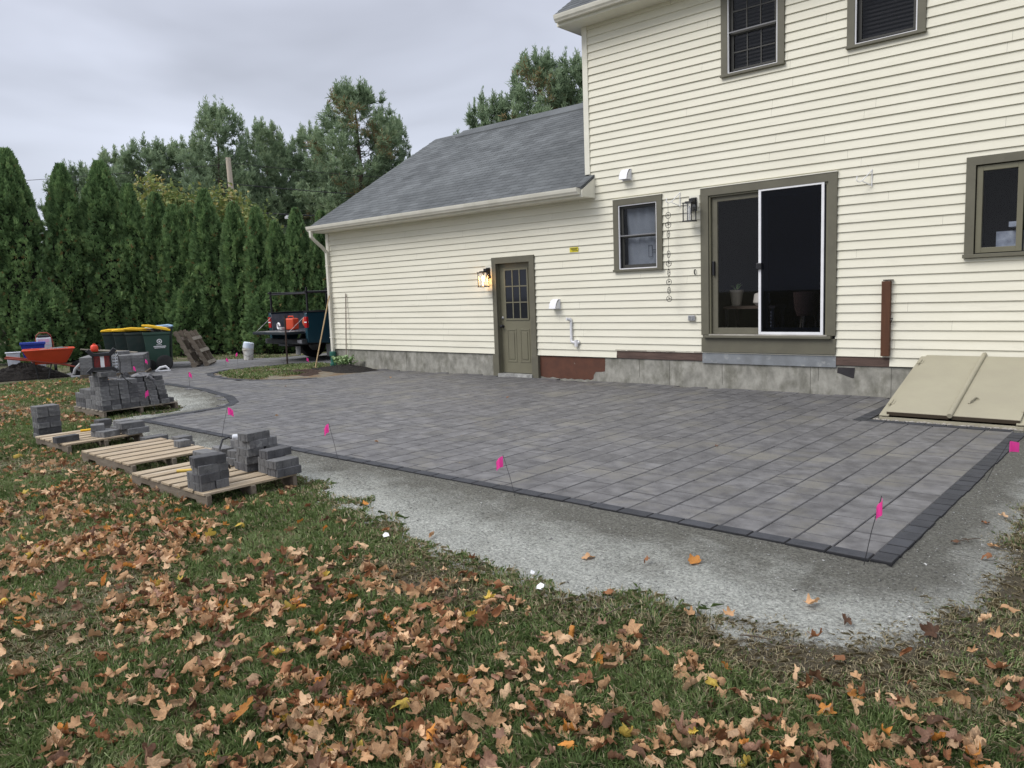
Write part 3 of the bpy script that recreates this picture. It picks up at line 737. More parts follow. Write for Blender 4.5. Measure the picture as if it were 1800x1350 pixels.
# side door
dd = MB(); dd.box(-9.79, -8.98, .05, .095, .06, 2.085)
door = dd.build('side_door', M['olive2'], house)
b = MB(); b.box(-9.895, -9.795, -.055, .02, .0, 2.20-.11); b.box(-8.985, -8.872, -.055, .02, .0, 2.20-.11); b.box(-9.895, -8.872, -.055, .02, 2.09, 2.205)
b.box(-9.94, -9.79, -.065, .02, -.01, .40); b.box(-8.985, -8.835, -.065, .02, -.01, .40)
b.build('casing', M['olive'], door, bevel=.002)
b = MB(); b.box(-9.80, -9.789, -.0, .05, .05, 2.09); b.box(-8.981, -8.97, -.0, .05, .05, 2.09); b.box(-9.80, -8.97, .0, .05, 2.086, 2.10); b.build('jamb', M['olive2'], door)
b = MB(); b.box(-9.80, -8.97, -.09, .09, -.015, .05); b.build('threshold', mat('aluminium_sill', (.42, .42, .40), (.2, .2, .19), .6, ns=9), door)
b = MB(); b.frame(-9.675, -9.095, 1.045, 1.99, .03, .035, .051); gx0, gx1, gz0, gz1 = -9.645, -9.125, 1.075, 1.96
for i in (1, 2):
    xx = gx0+(gx1-gx0)*i/3; b.box(xx-.012, xx+.012, .036, .052, gz0, gz1)
    zz = gz0+(gz1-gz0)*i/3; b.box(gx0, gx1, .037, .0525, zz-.010, zz+.010)
b.build('lite_grid', M['olive2'], door)
b = MB(); b.box(gx0, gx1, .044, .0495, gz0, gz1); b.build('pane', mat('door_glass', (.012, .014, .02), rough=.05, spec=.35), door)
b = MB()
for xa, xb in ((-9.66, -9.42), (-9.34, -9.10)):
    for (q0, q1) in ((.26, .88),):
        b.frame(xa, xb, q0, q1, .03, .043, .0505); b.box(xa+.055, xb-.055, .041, .0505, q0+.055, q1-.055)
b.build('raised_panel', M['olive2'], door, bevel=.004)
b = MB(); Mk = Matrix.Translation((-9.745, .05, .93)) @ Matrix.Rotation(R(90), 4, 'X'); b.lathe([(.03, 0), (.03, .008), (.012, .012), (.012, .04), (.028, .05), (.03, .065), (.018, .078)], 16, Mk)
b.build('door_knob', M['black'], door, True)
b = MB(); Mk = Matrix.Translation((-9.745, .05, 1.085)) @ Matrix.Rotation(R(90), 4, 'X'); b.lathe([(.028, 0), (.028, .012), (.012, .018), (.012, .03)], 16, Mk)
b.build('deadbolt', M['chrome'], door, True)

# ------------------------------------------------------------ fixtures on the wall
def lantern(x, z, label, lit):
    t = empty('wall_lantern', (x, -.03, z), 0, label, 'wall lamp', 'black wall lanterns on the siding')
    b = MB(); b.box(-.085, .085, -.004, .008, -.08, .10); b.build('mounting_block', M['white_trim'], t)
    b = MB(); b.box(-.045, .045, -.030, -.004, -.13, .07); b.box(-.035, .035, -.11, -.03, .00, .055); b.build('backplate', M['black'], t, bevel=.004)
    cy = -.155
    b = MB(); b.box(-.085, .085, cy-.085, cy+.085, -.022, -.010); b.box(-.05, .05, cy-.05, cy+.05, -.010, .006); b.build('lamp_cap', M['black'], t, bevel=.003)
    b = MB()
    for sx in (-1, 1):
        for sy in (-1, 1): b.box(sx*.068-.006, sx*.068+.006, cy+sy*.068-.006, cy+sy*.068+.006, -.275, -.022)
    b.box(-.080, .080, cy-.080, cy+.080, -.29, -.275); b.build('cage', M['black'], t)
    b = MB(); b.box(-.066, .066, cy-.0665, cy-.065, -.274, -.023); b.box(-.066, .066, cy+.065, cy+.0665, -.274, -.023); b.box(-.0665, -.065, cy-.064, cy+.064, -.274, -.023); b.box(.065, .0665, cy-.064, cy+.064, -.274, -.023)
    b.build('lamp_glass', M['lampglass'], t)
    b = MB(); b.lathe([(.012, -.27), (.012, -.19), (.022, -.16), (.026, -.12), (.014, -.08), (.003, -.06)], 12, Matrix.Translation((0, cy, 0)))
    b.build('bulb', M['bulb'] if lit else mat('bulb_off', (.7, .7, .68), rough=.2), t, True)
    if lit:
        ld = bpy.data.lights.new('lantern_light', 'POINT'); ld.energy = 1.6; ld.color = (1, .55, .22); ld.shadow_soft_size = .03
        lo = bpy.data.objects.new('lantern_light', ld); COL.objects.link(lo); lo.parent = t; lo.location = (0, cy, -.15)
    return t
lantern(-9.99, 1.96, 'lit black lantern glowing amber beside the olive side door', True)
lantern(-5.72, 2.79, 'unlit black lantern between the hoop chain and the patio door', False)

def vent(x, z, label):
    t = empty('vent_hood', (x, -.03, z), 0, label, 'vent', 'white vent hoods on the siding')
    b = MB(); b.box(-.085, .085, -.012, .004, -.09, .09); b.build('flange', M['white'], t, bevel=.003)
    b = MB(); b.prism([(-.012, .085), (-.04, .082), (-.08, .05), (-.115, -.01), (-.13, -.075), (-.118, -.075), (-.10, -.01), (-.07, .04), (-.035, .07), (-.012, .072)], 'x', -.075, .075)
    for sx in (-.075, .071): b.prism([(-.012, .085), (-.04, .082), (-.08, .05), (-.115, -.01), (-.13, -.075), (-.012, -.075)], 'x', sx, sx+.004)
    b.build('hood', M['white'], t, True)
vent(-8.40, 1.32, 'white vent hood right of the olive side door')
vent(-6.90, 3.34, 'white vent hood above the small window with the paper blind')
b = MB()
b.tube([(-8.10, -.055, 1.075), (-8.09, -.05, 1.045), (-8.08, -.045, 1.02), (-8.08, -.05, .90), (-8.08, -.05, .72), (-8.075, -.055, .68), (-8.05, -.06, .66), (-7.99, -.06, .655), (-7.95, -.06, .66)], .024, 12)
b.tube([(-8.08, -.045, 1.03), (-8.11, -.09, 1.06), (-8.125, -.12, 1.065)], .027, 12); b.tube([(-7.97, -.06, .70), (-7.97, -.06, .585)], .033, 12); b.tube([(-8.0, -.06, .655), (-7.92, -.03, .66)], .031, 12)
tag(b.build('drain_pipe', M['pvc'], None, True), 'white bent plastic pipe on the wall above the brown painted concrete', 'pipe')
st = empty('warning_label', (-7.985, -.034, 2.235), 0, 'small yellow printed warning label stuck on the siding', 'label')
b = MB(); b.box(-.09, .09, -.002, 0, -.04, .04); b.build('backing', M['yellow_label'], st)
b = MB()
for zz, xa, xb in ((.02, -.07, .07), (.003, -.055, .06), (-.018, -.03, .075)):
    xx = xa
    while xx < xb: b.box(xx, xx+.012, -.0035, -.002, zz-.006, zz+.007); xx += .017
b.build('lettering', M['ink'], st)
# outlet box, hose bracket
ob = empty('outlet_box', (-5.775, -.03, 1.06), 0, 'grey metal outlet box low on the siding left of the patio door', 'outlet')
b = MB(); b.box(-.055, .055, -.035, 0, -.04, .04); b.build('cover', M['grey'], ob, bevel=.004)
b = MB(); b.box(-.043, -.006, -.039, -.035, -.028, .028); b.box(.006, .043, -.039, -.035, -.028, .028); b.build('flap', M['greyboard'], ob, bevel=.002)
b = MB(); b.tube([(-5.715, -.03, 1.79), (-5.715, -.06, 1.785), (-5.715, -.06, 1.74), (-5.72, -.03, 1.72)], .009, 8)
tag(b.build('wall_hook', M['black'], None, True), 'small black hook screwed to the siding beside the patio door', 'hook')
def bracket(x, z, label):
    b = MB(); b.tube([(x+.06, -.03, z+.10), (x-.02, -.14, z-.03), (x-.05, -.19, z-.055), (x-.075, -.21, z-.03), (x-.07, -.20, z+.02)], .006, 6)
    b.tube([(x+.06, -.03, z-.10), (x-.02, -.14, z-.045)], .006, 6); b.tube([(x+.06, -.032, z-.11), (x+.06, -.032, z+.11)], .006, 6)
    tag(b.build('plant_bracket', M['white'], None, True), label, 'bracket', 'cream plant brackets on the siding')
bracket(-6.02, 2.86, 'cream hanging bracket that carries the hoop chain')
bracket(-3.26, 2.84, 'cream empty hanging bracket right of the patio door')
ch = empty('hoop_chain', (-6.065, -.21, 2.82), 0, 'dark metal hanging chain of open hoops between small window and lantern', 'ornament chain')
b = MB(); b.tube([(0, 0, 0), (0, 0, -1.40)], .0028, 5); b.build('cord', M['black'], ch)
for zz, rr_, ang in ((-.20, .042, 40), (-.34, .040, 65), (-.48, .048, 8), (-.78, .048, 10), (-.92, .038, 68), (-1.06, .048, 5), (-1.20, .038, 66), (-1.33, .046, 10), (-1.455, .040, 55)):
    b = MB(); c_, s_a = math.cos(R(ang-42)), math.sin(R(ang-42))
    b.tube([(rr_*math.cos(a)*c_, rr_*math.cos(a)*s_a, zz+rr_*1.1*math.sin(a)) for a in [2*math.pi*i/20 for i in range(20)]], .0045, 6, closed=True)
    # little bird-like ornament on a twig
    b.tube([(-rr_*.8*c_, -rr_*.8*s_a, zz-.012), (rr_*.8*c_, rr_*.8*s_a, zz+.006)], .003, 5)
    b.tube([(-.018*c_, -.018*s_a, zz+.016), (0, 0, zz+.012), (.016*c_, .016*s_a, zz+.004)], [.003, .009, .002], 6)
    b.build('hoop', M['black'], ch, True)
# russet board
bd_ = empty('wall_board', (-2.99, -.05, .53), 0, 'russet brown vertical board fixed to the siding near the bulkhead', 'board')
b = MB(); b.box(-.052, .052, -.045, .02, .02, .985); b.build('board', M['rustboard'], bd_, bevel=.003)
b = MB(); b.box(-.04, .075, -.03, .015, .99, 1.005); b.build('flashing', M['rust'], bd_)
b = MB(); b.tube([(.052, -.02, .50), (.085, -.03, .515), (.07, -.03, .47), (.06, -.02, .45)], .006, 6); b.build('latch_hook', M['black'], bd_)

# ------------------------------------------------------------ bulkhead
bh = empty('bulkhead_door', (-1.88, 0, 0), 0, 'tan steel bulkhead hatch with sloping double doors against the wall', 'bulkhead')
HX = .66
def slope_pt(x, t, h=0.0):   # t 0 at wall, 1 at the bottom
    y = -.03-1.70*t; z = .555-.50*t
    n = Vector((0, -.50, 1.70)).normalized(); return (x, y+n.y*h, z+n.z*h)
b = MB()
for sx in (-1, 1):
    xa, xb = (sx*HX, sx*(HX+.03))
    b.prism([(-.03, -.06), (-.03, .53), (-1.74, .035), (-1.74, -.06)], 'x', min(xa, xb), max(xa, xb))
    # sloping flange
    xf0, xf1 = sorted((sx*(HX-.065), sx*(HX+.032)))
    b.add([slope_pt(xf0, 0, -.012), slope_pt(xf1, 0, -.012), slope_pt(xf1, 1.01, -.012), slope_pt(xf0, 1.01, -.012), slope_pt(xf0, 0, 0), slope_pt(xf1, 0, 0), slope_pt(xf1, 1.01, 0), slope_pt(xf0, 1.01, 0)],
          [(0,3,2,1),(4,5,6,7),(0,1,5,4),(1,2,6,5),(2,3,7,6),(3,0,4,7)])
b.box(-HX, HX, -1.745, -1.72, -.06, .03)
b.build('side_frame', M['bulk'], bh)
for sx in (-1, 1):
    b = MB(); xa, xb = sorted((sx*.012, sx*(HX-.035)))
    def S(mb, x0_, x1_, t0, t1, h0, h1):
        mb.add([slope_pt(x0_, t0, h0), slope_pt(x1_, t0, h0), slope_pt(x1_, t1, h0), slope_pt(x0_, t1, h0), slope_pt(x0_, t0, h1), slope_pt(x1_, t0, h1), slope_pt(x1_, t1, h1), slope_pt(x0_, t1, h1)],
               [(0,3,2,1),(4,5,6,7),(0,1,5,4),(1,2,6,5),(2,3,7,6),(3,0,4,7)])
    S(b, xa, xb, .012, .985, .006, .028); dl = b.build('door_leaf', M['bulk'], bh, bevel=.003)
    b = MB(); S(b, xa+.003, xb-.003, .986, .992, -.012, .026); b.build('door_edge', M['bulkdark'], dl)
for sx in (-1, 1):
    for tq in (.12, .82):
        b = MB(); xh0, xh1 = sorted((sx*(HX-.055), sx*(HX+.004))); S(b, xh0, xh1, tq, tq+.055, .024, .034); b.tube([slope_pt(sx*(HX-.026), tq-.004, .038), slope_pt(sx*(HX-.026), tq+.06, .038)], .008, 8); b.build('hinge', M['bulk'], bh, True)
b = MB(); b.tube([slope_pt(0, -.012, .036), slope_pt(0, 1.0, .036)], .026, 12); b.build('center_tube', M['bulk'], bh, True)
b = MB(); b.tube([slope_pt(.17, .72, .03), slope_pt(.15, .73, .05), slope_pt(.12, .79, .052), slope_pt(.11, .80, .03)], .012, 8); b.box(.145, .185, -1.30, -1.22, .20, .222); b.build('handle', M['bulk'], bh, True)
sd_ = MB()
for i in range(260):
    xx = rnd.uniform(-2.62, -1.15); yy = rnd.uniform(-1.80, -1.75); s__ = rnd.uniform(.003, .012)
    if i > 200: xx = rnd.uniform(-2.62, -2.56); yy = rnd.uniform(-1.75, -.05)
    sd_.box(xx-s__, xx+s__, yy-s__*.6, yy+s__*.6, 0, s__)
tag(sd_.build('gravel', mat('pale_crumbs', (.45, .42, .38), (.3, .28, .25), .9, island=.3)), 'pale stone crumbs along the foot of the bulkhead', 'gravel', kind='stuff')
# ------------------------------------------------------------ survey flags
def flag(x, y, dx, h, label, ang=0, fold=.6, z=0):
    t = empty('survey_flag', (x, y, z-.01), 0, label, 'flag', 'pink survey flags staked along the patio edge')
    b = MB(); b.tube([(0, 0, -.04), (dx*.45, 0, h*.5), (dx, 0, h+.03)], .0021, 5); b.build('wire_stake', M['wire'], t)
    b = MB(); n_ = 8; w_, hh = .115, .085
    ca, sa = math.cos(R(ang)), math.sin(R(ang))
    for i in range(n_+1):
        u = i/n_; xx = u*w_*fold; yy = .018*math.sin(u*5)+u*w_*(1-fold)*.5; zz = -u*u*.045*(1.2-fold)
        for zt in (0, hh*(1-.15*u)): b.v.append((dx+(xx*ca-yy*sa), xx*sa+yy*ca, h+.02-hh+zt+zz))
    for i in range(n_): b.f.append((2*i, 2*i+2, 2*i+3, 2*i+1))
    o_ = b.build('flag_sheet', M['pink'], t, True, fix=False)
    return t
flag(-1.31, -6.41, .09, .36, 'pink flag on bent wire at the near right corner of the patio', 225, .35)
flag(-3.85, -6.42, -.12, .28, 'pink flag leaning left at the middle of the front patio edge', 200, .45)
flag(-6.12, -6.41, -.13, .34, 'pink flag leaning left behind the front pallet of pavers', 215, .35)
flag(-8.40, -6.40, .21, .36, 'pink flag leaning right behind the middle pallet', 60, .5)
flag(-11.42, -5.80, -.2, .30, 'pink flag in front of the stacked pavers on the far pallet', 230, .4)
flag(-13.46, -4.28, 0, .34, 'pink flag at the far edge of the walk left of the planting bed', 40, .4)
flag(-17.43, -3.3, -.07, .37, 'upper pink flag in front of the bin wheel', 60, .4)
flag(-17.0, -3.75, -.07, .27, 'lower pink flag beside the bin wheel', 30, .4)
flag(-17.82, -1.23, .03, .21, 'pink flag near the white bucket, the lower of two', 50, .45)
flag(-18.3, -.65, .03, .29, 'pink flag near the white bucket, the taller of two', 240, .4)
flag(-16.04, -.1, 0, .17, 'pink flag under the back of the truck', 60, .45)
flag(-1.14, -4.1, .16, .30, 'pink square flag right of the patio below the bulkhead', 75, .95)
flag(-.93, -2.3, .05, .37, 'pink flag at the right edge beside the bulkhead', 80, .9)

# ------------------------------------------------------------ pallets
def pallet(name, x0, x1, y0, y1, n, zt, label, m1, along='y'):
    t = empty(name, ((x0+x1)/2, (y0+y1)/2, GZ), 0, label, 'pallet', 'wooden pallets on the lawn')
    cx__, cy__ = (x0+x1)/2, (y0+y1)/2
    zt = zt-GZ
    rr = random.Random(n*7+int(x0*10))
    pitch = (x1-x0)/n
    for i in range(n):
        b = MB(); a = x0-cx__+i*pitch+pitch*.12+rr.uniform(-.006, .006); ww = pitch*rr.uniform(.66, .78)
        M_ = Matrix.Rotation(R(rr.uniform(-.5, .5)), 4, 'Z')
        b.bbox(a, a+ww, y0-cy__-rr.uniform(0, .008), y1-cy__+rr.uniform(0, .01), zt-.018, zt, .002, M_); b.build('deck_board', m1, t, fix=False)
    for yy in (y0-cy__+.005, -.02, y1-cy__-.045):
        b = MB()
        L0, L1 = x0-cx__, x1-cx__
        # notched stringer
        zs0, zs1 = .018, zt-.019
        pr = [(L0, zs0), (L0+.16, zs0), (L0+.19, zs0+.035), (L0+.36, zs0+.035), (L0+.39, zs0), (L1-.39, zs0), (L1-.36, zs0+.035), (L1-.19, zs0+.035), (L1-.16, zs0), (L1, zs0), (L1, zs1), (L0, zs1)]
        b.prism(pr, 'y', yy, yy+.038); b.build('stringer', M['palletside'], t)
    for xx in (x0-cx__+.01, -.045, x1-cx__-.10):
        b = MB(); b.box(xx, xx+.09, y0-cy__, y1-cy__, 0, .017); b.build('bottom_board', M['palletside'], t)
    return t
ZT = .07
pallet('wooden_pallet', -7.10, -5.72, -7.95, -7.13, 7, ZT, 'front pallet of pinkish boards carrying several short stacks of pavers', M['pallet'])
pallet('wooden_pallet', -8.70, -7.45, -7.80, -6.97, 6, ZT, 'middle pallet of bare yellowish boards with one paver lying on it', M['pallet'])
pallet('wooden_pallet', -10.22, -9.20, -7.76, -6.93, 6, ZT, 'small pallet beside the tall paver stack with a few loose blocks', M['pallet'])
pallet('wooden_pallet', -12.85, -11.72, -6.42, -5.32, 7, ZT, 'weathered grey pallet under the big heap of stacked pavers', M['pallet2'])

# ------------------------------------------------------------ loose pavers
BL = {}
def block(x, y, z, l, wd, h, rz, label, group, dark=False):
    """l along local x, wd along local y; x,y centre, z bottom"""
    key = (round(l, 3), round(wd, 3), round(h, 3), dark)
    if key not in BL:
        b = MB(); e_ = .004
        b.bbox(-l/2, l/2, -wd/2, wd/2, 0, h, e_)
        # spacer nibs on the sides
        for sx in (-.25, .25):
            b.box(sx*l-.004, sx*l+.004, -wd/2-.003, -wd/2+.001, .004, h-.008); b.box(sx*l-.004, sx*l+.004, wd/2-.001, wd/2+.003, .004, h-.008)
        for sy in (-.2, .2):
            b.box(-l/2-.003, -l/2+.001, sy*wd-.004, sy*wd+.004, .004, h-.008); b.box(l/2-.001, l/2+.003, sy*wd-.004, sy*wd+.004, .004, h-.008)
        BL[key] = b.mesh('paver_block'); BL[key].materials.append(M['block2'] if dark else M['block'])
    o = bpy.data.objects.new('paver_block', BL[key]); COL.objects.link(o)
    o.location = (x, y, z); o.rotation_euler = (0, 0, R(rz))
    return tag(o, label, 'paver', group)
H = .0685
g3 = 'pavers stacked on the front pallet'
# front left stack (four layers)
a_ = 'grey paver in the near corner stack of the front pallet, '
bx, by = -5.93, -7.83
block(bx+.055, by-.055, ZT, .12, .12, H, 6, a_+'bottom layer near side', g3); block(bx+.055, by+.07, ZT, .12, .11, H, 3, a_+'bottom layer far side', g3); block(bx-.07, by+.01, ZT, .12, .22, H, 3, a_+'bottom layer back', g3)
block(bx+.055, by+.01, ZT+H, .12, .25, H, 4, a_+'second layer', g3, True); block(bx-.07, by-.02, ZT+H, .12, .16, H, 3, a_+'second layer behind', g3)
block(bx+.05, by+.01, ZT+2*H, .12, .245, H, 0, a_+'third layer', g3); block(bx-.075, by+.04, ZT+H*2, .12, .2, H, 0, a_+'third layer behind', g3)
block(bx+.045, by+.0, ZT+3*H, .12, .25, H, -9, a_+'long block on top', g3, True); block(bx-.13, by+.07, ZT+3*H, .22, .12, H, -4, a_+'cross block on top', g3)
# middle tall stack (five layers)
a_ = 'grey paver in the five layer stack on the front pallet, '
bx, by = -6.27, -7.27
for i, (ox, oy, l_, w_, rz_) in enumerate(((0, .0, .24, .14, -4), (.02, .0, .24, .14, -7), (.05, .0, .20, .15, 0), (.03, .03, .24, .18, 2), (.08, .03, .13, .24, 8))):
    block(bx+ox, by+oy, ZT+i*H, l_, w_, H, rz_, a_+('bottom', 'second layer', 'third layer, chalk marked', 'fourth layer', 'long block on top')[i], g3, i in (0,))
for i in range(4):
    block(bx+.03, by+.165, ZT+i*H, .20, .12, H, (i*3) % 7-3, 'grey paver in the far half of the five layer stack, layer %s from the pallet' % ('one', 'two', 'three', 'four')[i], g3)
# right stacks
a_ = 'grey paver in the pair at the right end of the front pallet, '
block(-5.80, -7.20, ZT, .16, .23, H, 0, a_+'lower', g3, True); block(-5.81, -7.21, ZT+H, .15, .23, H, 2, a_+'upper', g3)
a_ = 'grey paver in the three layer stack behind the right end pair, '
block(-6.00, -7.19, ZT, .14, .20, H, 0, a_+'bottom', g3); block(-5.99, -7.20, ZT+H, .14, .19, H, -3, a_+'middle', g3); block(-5.96, -7.18, ZT+2*H, .13, .24, H, 3, a_+'top', g3, True)
a_ = 'grey paver in the low back cluster of the front pallet, '
block(-6.80, -7.24, ZT, .22, .13, H, -8, a_+'bottom left', g3); block(-6.56, -7.22, ZT, .16, .13, H, 4, a_+'bottom right', g3); block(-6.54, -7.21, ZT+H, .15, .12, H, 10, a_+'second layer right', g3)
block(-6.80, -7.22, ZT+H, .22, .12, H, -6, a_+'second layer left', g3); block(-6.68, -7.12, ZT+2*H, .11, .11, H, 0, a_+'small block on top left', g3); block(-6.56, -7.14, ZT+2*H, .11, .12, H, 5, a_+'small block on top right', g3)
g2 = 'loose pavers by the middle and small pallets'
block(-7.92, -7.08, ZT, .12, .12, H, 6, 'single small grey paver lying on the bare middle pallet', g2)
block(-8.36, -6.86, GZ+.02, .15, .17, H, 10, 'grey paver behind the middle pallet, lower of two', g2); block(-8.37, -6.87, GZ+.02+H, .15, .16, H, 6, 'grey paver behind the middle pallet, upper of two', g2)
block(-9.45, -7.68, ZT, .10, .24, H, 3, 'long dark paver lying on the near edge of the small pallet', g2, True)
block(-9.42, -7.27, ZT, .24, .20, H, 14, 'rough broken grey paver on the small pallet', g2); block(-9.50, -7.32, ZT+H, .16, .14, H, -20, 'short grey paver tilted on the broken one', g2)
block(-9.30, -6.98, ZT, .18, .24, H, 4, 'lower grey paver at the right end of the small pallet', g2, False); block(-9.33, -7.02, ZT+H, .17, .26, H, -2, 'wide grey paver on top at the right end of the small pallet', g2)
block(-9.56, -7.02, ZT, .2, .2, H, 4, 'grey paver hidden behind the wide one on the small pallet', g2); block(-9.58, -7.00, ZT+H, .18, .16, H, 6, 'square grey paver behind the wide one on the small pallet', g2)
block(-9.88, -7.12, ZT, .15, .14, H, 0, 'grey paver at the back of the small pallet, lower', g2); block(-9.87, -7.12, ZT+H, .14, .15, H, 3, 'dark grey paver at the back of the small pallet, upper', g2, True)
block(-9.10, -6.86, GZ+.02, .16, .26, H, 4, 'grey paver on the ground at the right end of the small pallet', g2)
# tall stack at left
gs = 'pavers of the tall stack left of the small pallet'
nm = ('bottom', 'second', 'third', 'fourth', 'fifth', 'top')
for i in range(6):
    z = GZ+.01+i*.068; jx = (i*37 % 5-2)*.004
    if i % 2 == 0 or i == 5:
        block(-10.76+jx, -7.52, z, .20, .125, .066, 2, 'grey paver in the %s layer of the tall stack, left half' % nm[i], gs); block(-10.76+jx, -7.385, z, .20, .125, .066, 1, 'grey paver in the %s layer of the tall stack, right half' % nm[i], gs)
    else:
        block(-10.76+jx, -7.452, z, .20, .26, .066, -2, 'long grey paver in the %s layer of the tall stack' % nm[i], gs, True)
# big heap on grey pallet
gh = 'pavers heaped on the weathered grey pallet'
h2 = .07
colh = [(-6.35, 7, 2), (-6.22, 6, 2), (-6.08, 6, 1), (-5.95, 6, 1), (-5.81, 6, 1), (-5.66, 6, 1), (-5.51, 6, 1)]
ordw = ('bottom', 'second', 'third', 'fourth', 'fifth', 'sixth', 'seventh', 'eighth')
colw = ('near end', 'second from the near end', 'third from the near end', 'middle', 'third from the far end', 'second from the far end', 'far end')
rr = random.Random(12)
for ci, (yy, n__, dp_) in enumerate(colh):
    z = ZT
    for i in range(n__):
        back = .05*i if ci > 3 else .012*i
        block(-11.84-back*.6+rr.uniform(-.008, .008), yy+rr.uniform(-.004, .004), z, .20, .124, h2-.004, rr.uniform(-3, 3), 'grey paver in the %s column of the heap front, %s row' % (colw[ci], ordw[i]), gh, rr.random() < .35); z += h2
for bi_, (xx, yy, n__, w__) in enumerate(((-12.06, -6.33, 7, .15), (-12.28, -6.33, 4, .2), (-12.50, -6.33, 4, .2), (-12.70, -6.32, 3, .18), (-12.08, -6.05, 5, .3), (-12.08, -5.70, 5, .3), (-12.32, -5.9, 3, .3), (-12.6, -6.0, 2, .3))):
    z = ZT
    for i in range(n__):
        block(xx+rr.uniform(-.008, .008), yy+rr.uniform(-.006, .006), z, .20, w__*.98 if w__ > .25 else .15, h2-.002, rr.uniform(-2.5, 2.5), 'grey paver in rear stack %s of the heap, %s row' % (('beside the tool', 'left of the tool', 'on the left slope', 'at the far left end', 'behind the near columns', 'behind the far columns', 'in the middle back', 'at the low back left')[bi_], ordw[i]), gh, rr.random() < .3); z += h2
block(-11.86, -5.42, ZT, .17, .12, h2, 3, 'single dark paver at the far end of the grey pallet', gh, True)
block(-11.86, -6.30, ZT+7*h2, .26, .22, h2, 4, 'wide paver that carries the red and black tool', gh)

# the red and black tool on the heap
tl = empty('work_light', (-11.90, -6.30, ZT+8*h2), R(69), 'red and black box tool with white stripe standing on the paver heap', 'power tool')
b = MB()
b.prism([(-.215, 0), (-.14, .065), (.14, .065), (.215, 0), (.165, -.025), (.12, .02), (-.12, .02), (-.165, -.025)], 'y', -.10, .10)
b.prism([(-.20, .30), (-.13, .225), (.13, .225), (.20, .30), (.155, .335), (.095, .27), (-.095, .27), (-.155, .335)], 'y', -.10, .10)
b.build('bumper_frame', M['black'], tl, bevel=.004)
b = MB(); b.box(-.105, .105, -.065, .065, .04, .235); b.build('housing', M['tapemat'], tl, bevel=.01)
b = MB(); b.box(-.022, .028, -.070, -.064, .035, .222); b.build('white_stripe', M['white'], tl)
b = MB()
for i in range(5): b.box(-.095+i*.017, -.087+i*.017, -.069, -.064, .045, .21)
for i in range(4): b.box(.04+i*.017, .048+i*.017, -.069, -.064, .045, .21)
b.box(-.125, -.104, -.07, .07, .02, .23); b.box(.104, .125, -.07, .07, .02, .23); b.build('rib', M['black'], tl)
b = MB()
rr = random.Random(8)
for k__ in range(5):
    zc = .05+.045*k__
    b.tube([(.15+.05*math.cos(a), .045*math.sin(a), zc) for a in [2*math.pi*i/16 for i in range(16)]], .006, 6, closed=True)
for k__ in range(6):
    a = k__*math.pi/3; b.tube([(.15+.05*math.cos(a), .045*math.sin(a), .02), (.15+.055*math.cos(a), .05*math.sin(a), .26)], .005, 5)
b.build('cord_wrap', M['whitesack'], tl, True)
b = MB(); b.tube([(.16, 0, .25), (.21, -.02, .22), (.235, -.03, .10), (.22, -.05, -.02), (.25, -.06, -.10), (.31, -.05, -.17), (.36, .0, -.21)], .006, 6); b.build('power_cord', M['black'], tl, True)
fu = empty('fuel_can', (-12.0, -6.33, ZT+8*h2+.29), R(69), 'small orange can standing on top of the red and black tool', 'can')
b = MB(); b.lathe([(.045, 0), (.05, .01), (.05, .075), (.035, .095), (.018, .10), (.018, .115)], 14, Matrix.Translation((-.02, 0, -.0))); b.build('can_body', mat('orange_can', (.70, .06, .025), rough=.4), fu, True)
b = MB(); b.tube([(.02, 0, .09), (.055, 0, .085), (.06, 0, .04), (.04, 0, .02)], .008, 6); b.build('handle', M['black'], fu, True)
# black gloves and strap on the heap
rr = random.Random(21)
def rag(name, x, y, z, sx, sy, h, label, cat, m_):
    b = MB(); n_ = 12
    for i in range(n_):
        for j in range(n_):
            u, v = i/(n_-1)*2-1, j/(n_-1)*2-1
            rr_ = max(abs(u), abs(v)); q_ = h*(1-rr_**2)*(.35+.65*rr.random())
            b.v.append((x+u*sx*(.7+.3*rr.random()), y+v*sy*(.7+.3*rr.random()), z+.008+q_))
    for i in range(n_-1):
        for j in range(n_-1): b.f.append((i*n_+j, (i+1)*n_+j, (i+1)*n_+j+1, i*n_+j+1))
    o = b.build(name, m_, None, True, fix=False); return tag(o, label, cat)
rag('work_gloves', -12.0, -5.72, ZT+6*h2+.0, .13, .17, .07, 'crumpled black and grey work gloves lying on the paver heap', 'gloves', M['glovemat'])
rag('work_gloves', -12.05, -5.95, ZT+6*h2+.0, .08, .10, .09, 'bunched black strap beside the gloves on the paver heap', 'strap', M['black'])
b = MB(); b.tube([(-11.80, -5.72, .50), (-11.79, -5.68, .47), (-11.735, -5.66, .44), (-11.725, -5.64, .38), (-11.722, -5.63, .34)], [.03, .028, .025, .02, .01], 8)
tag(b.build('work_glove', M['glovemat'], None, True), 'dark glove hanging over the front of the paver heap', 'glove')
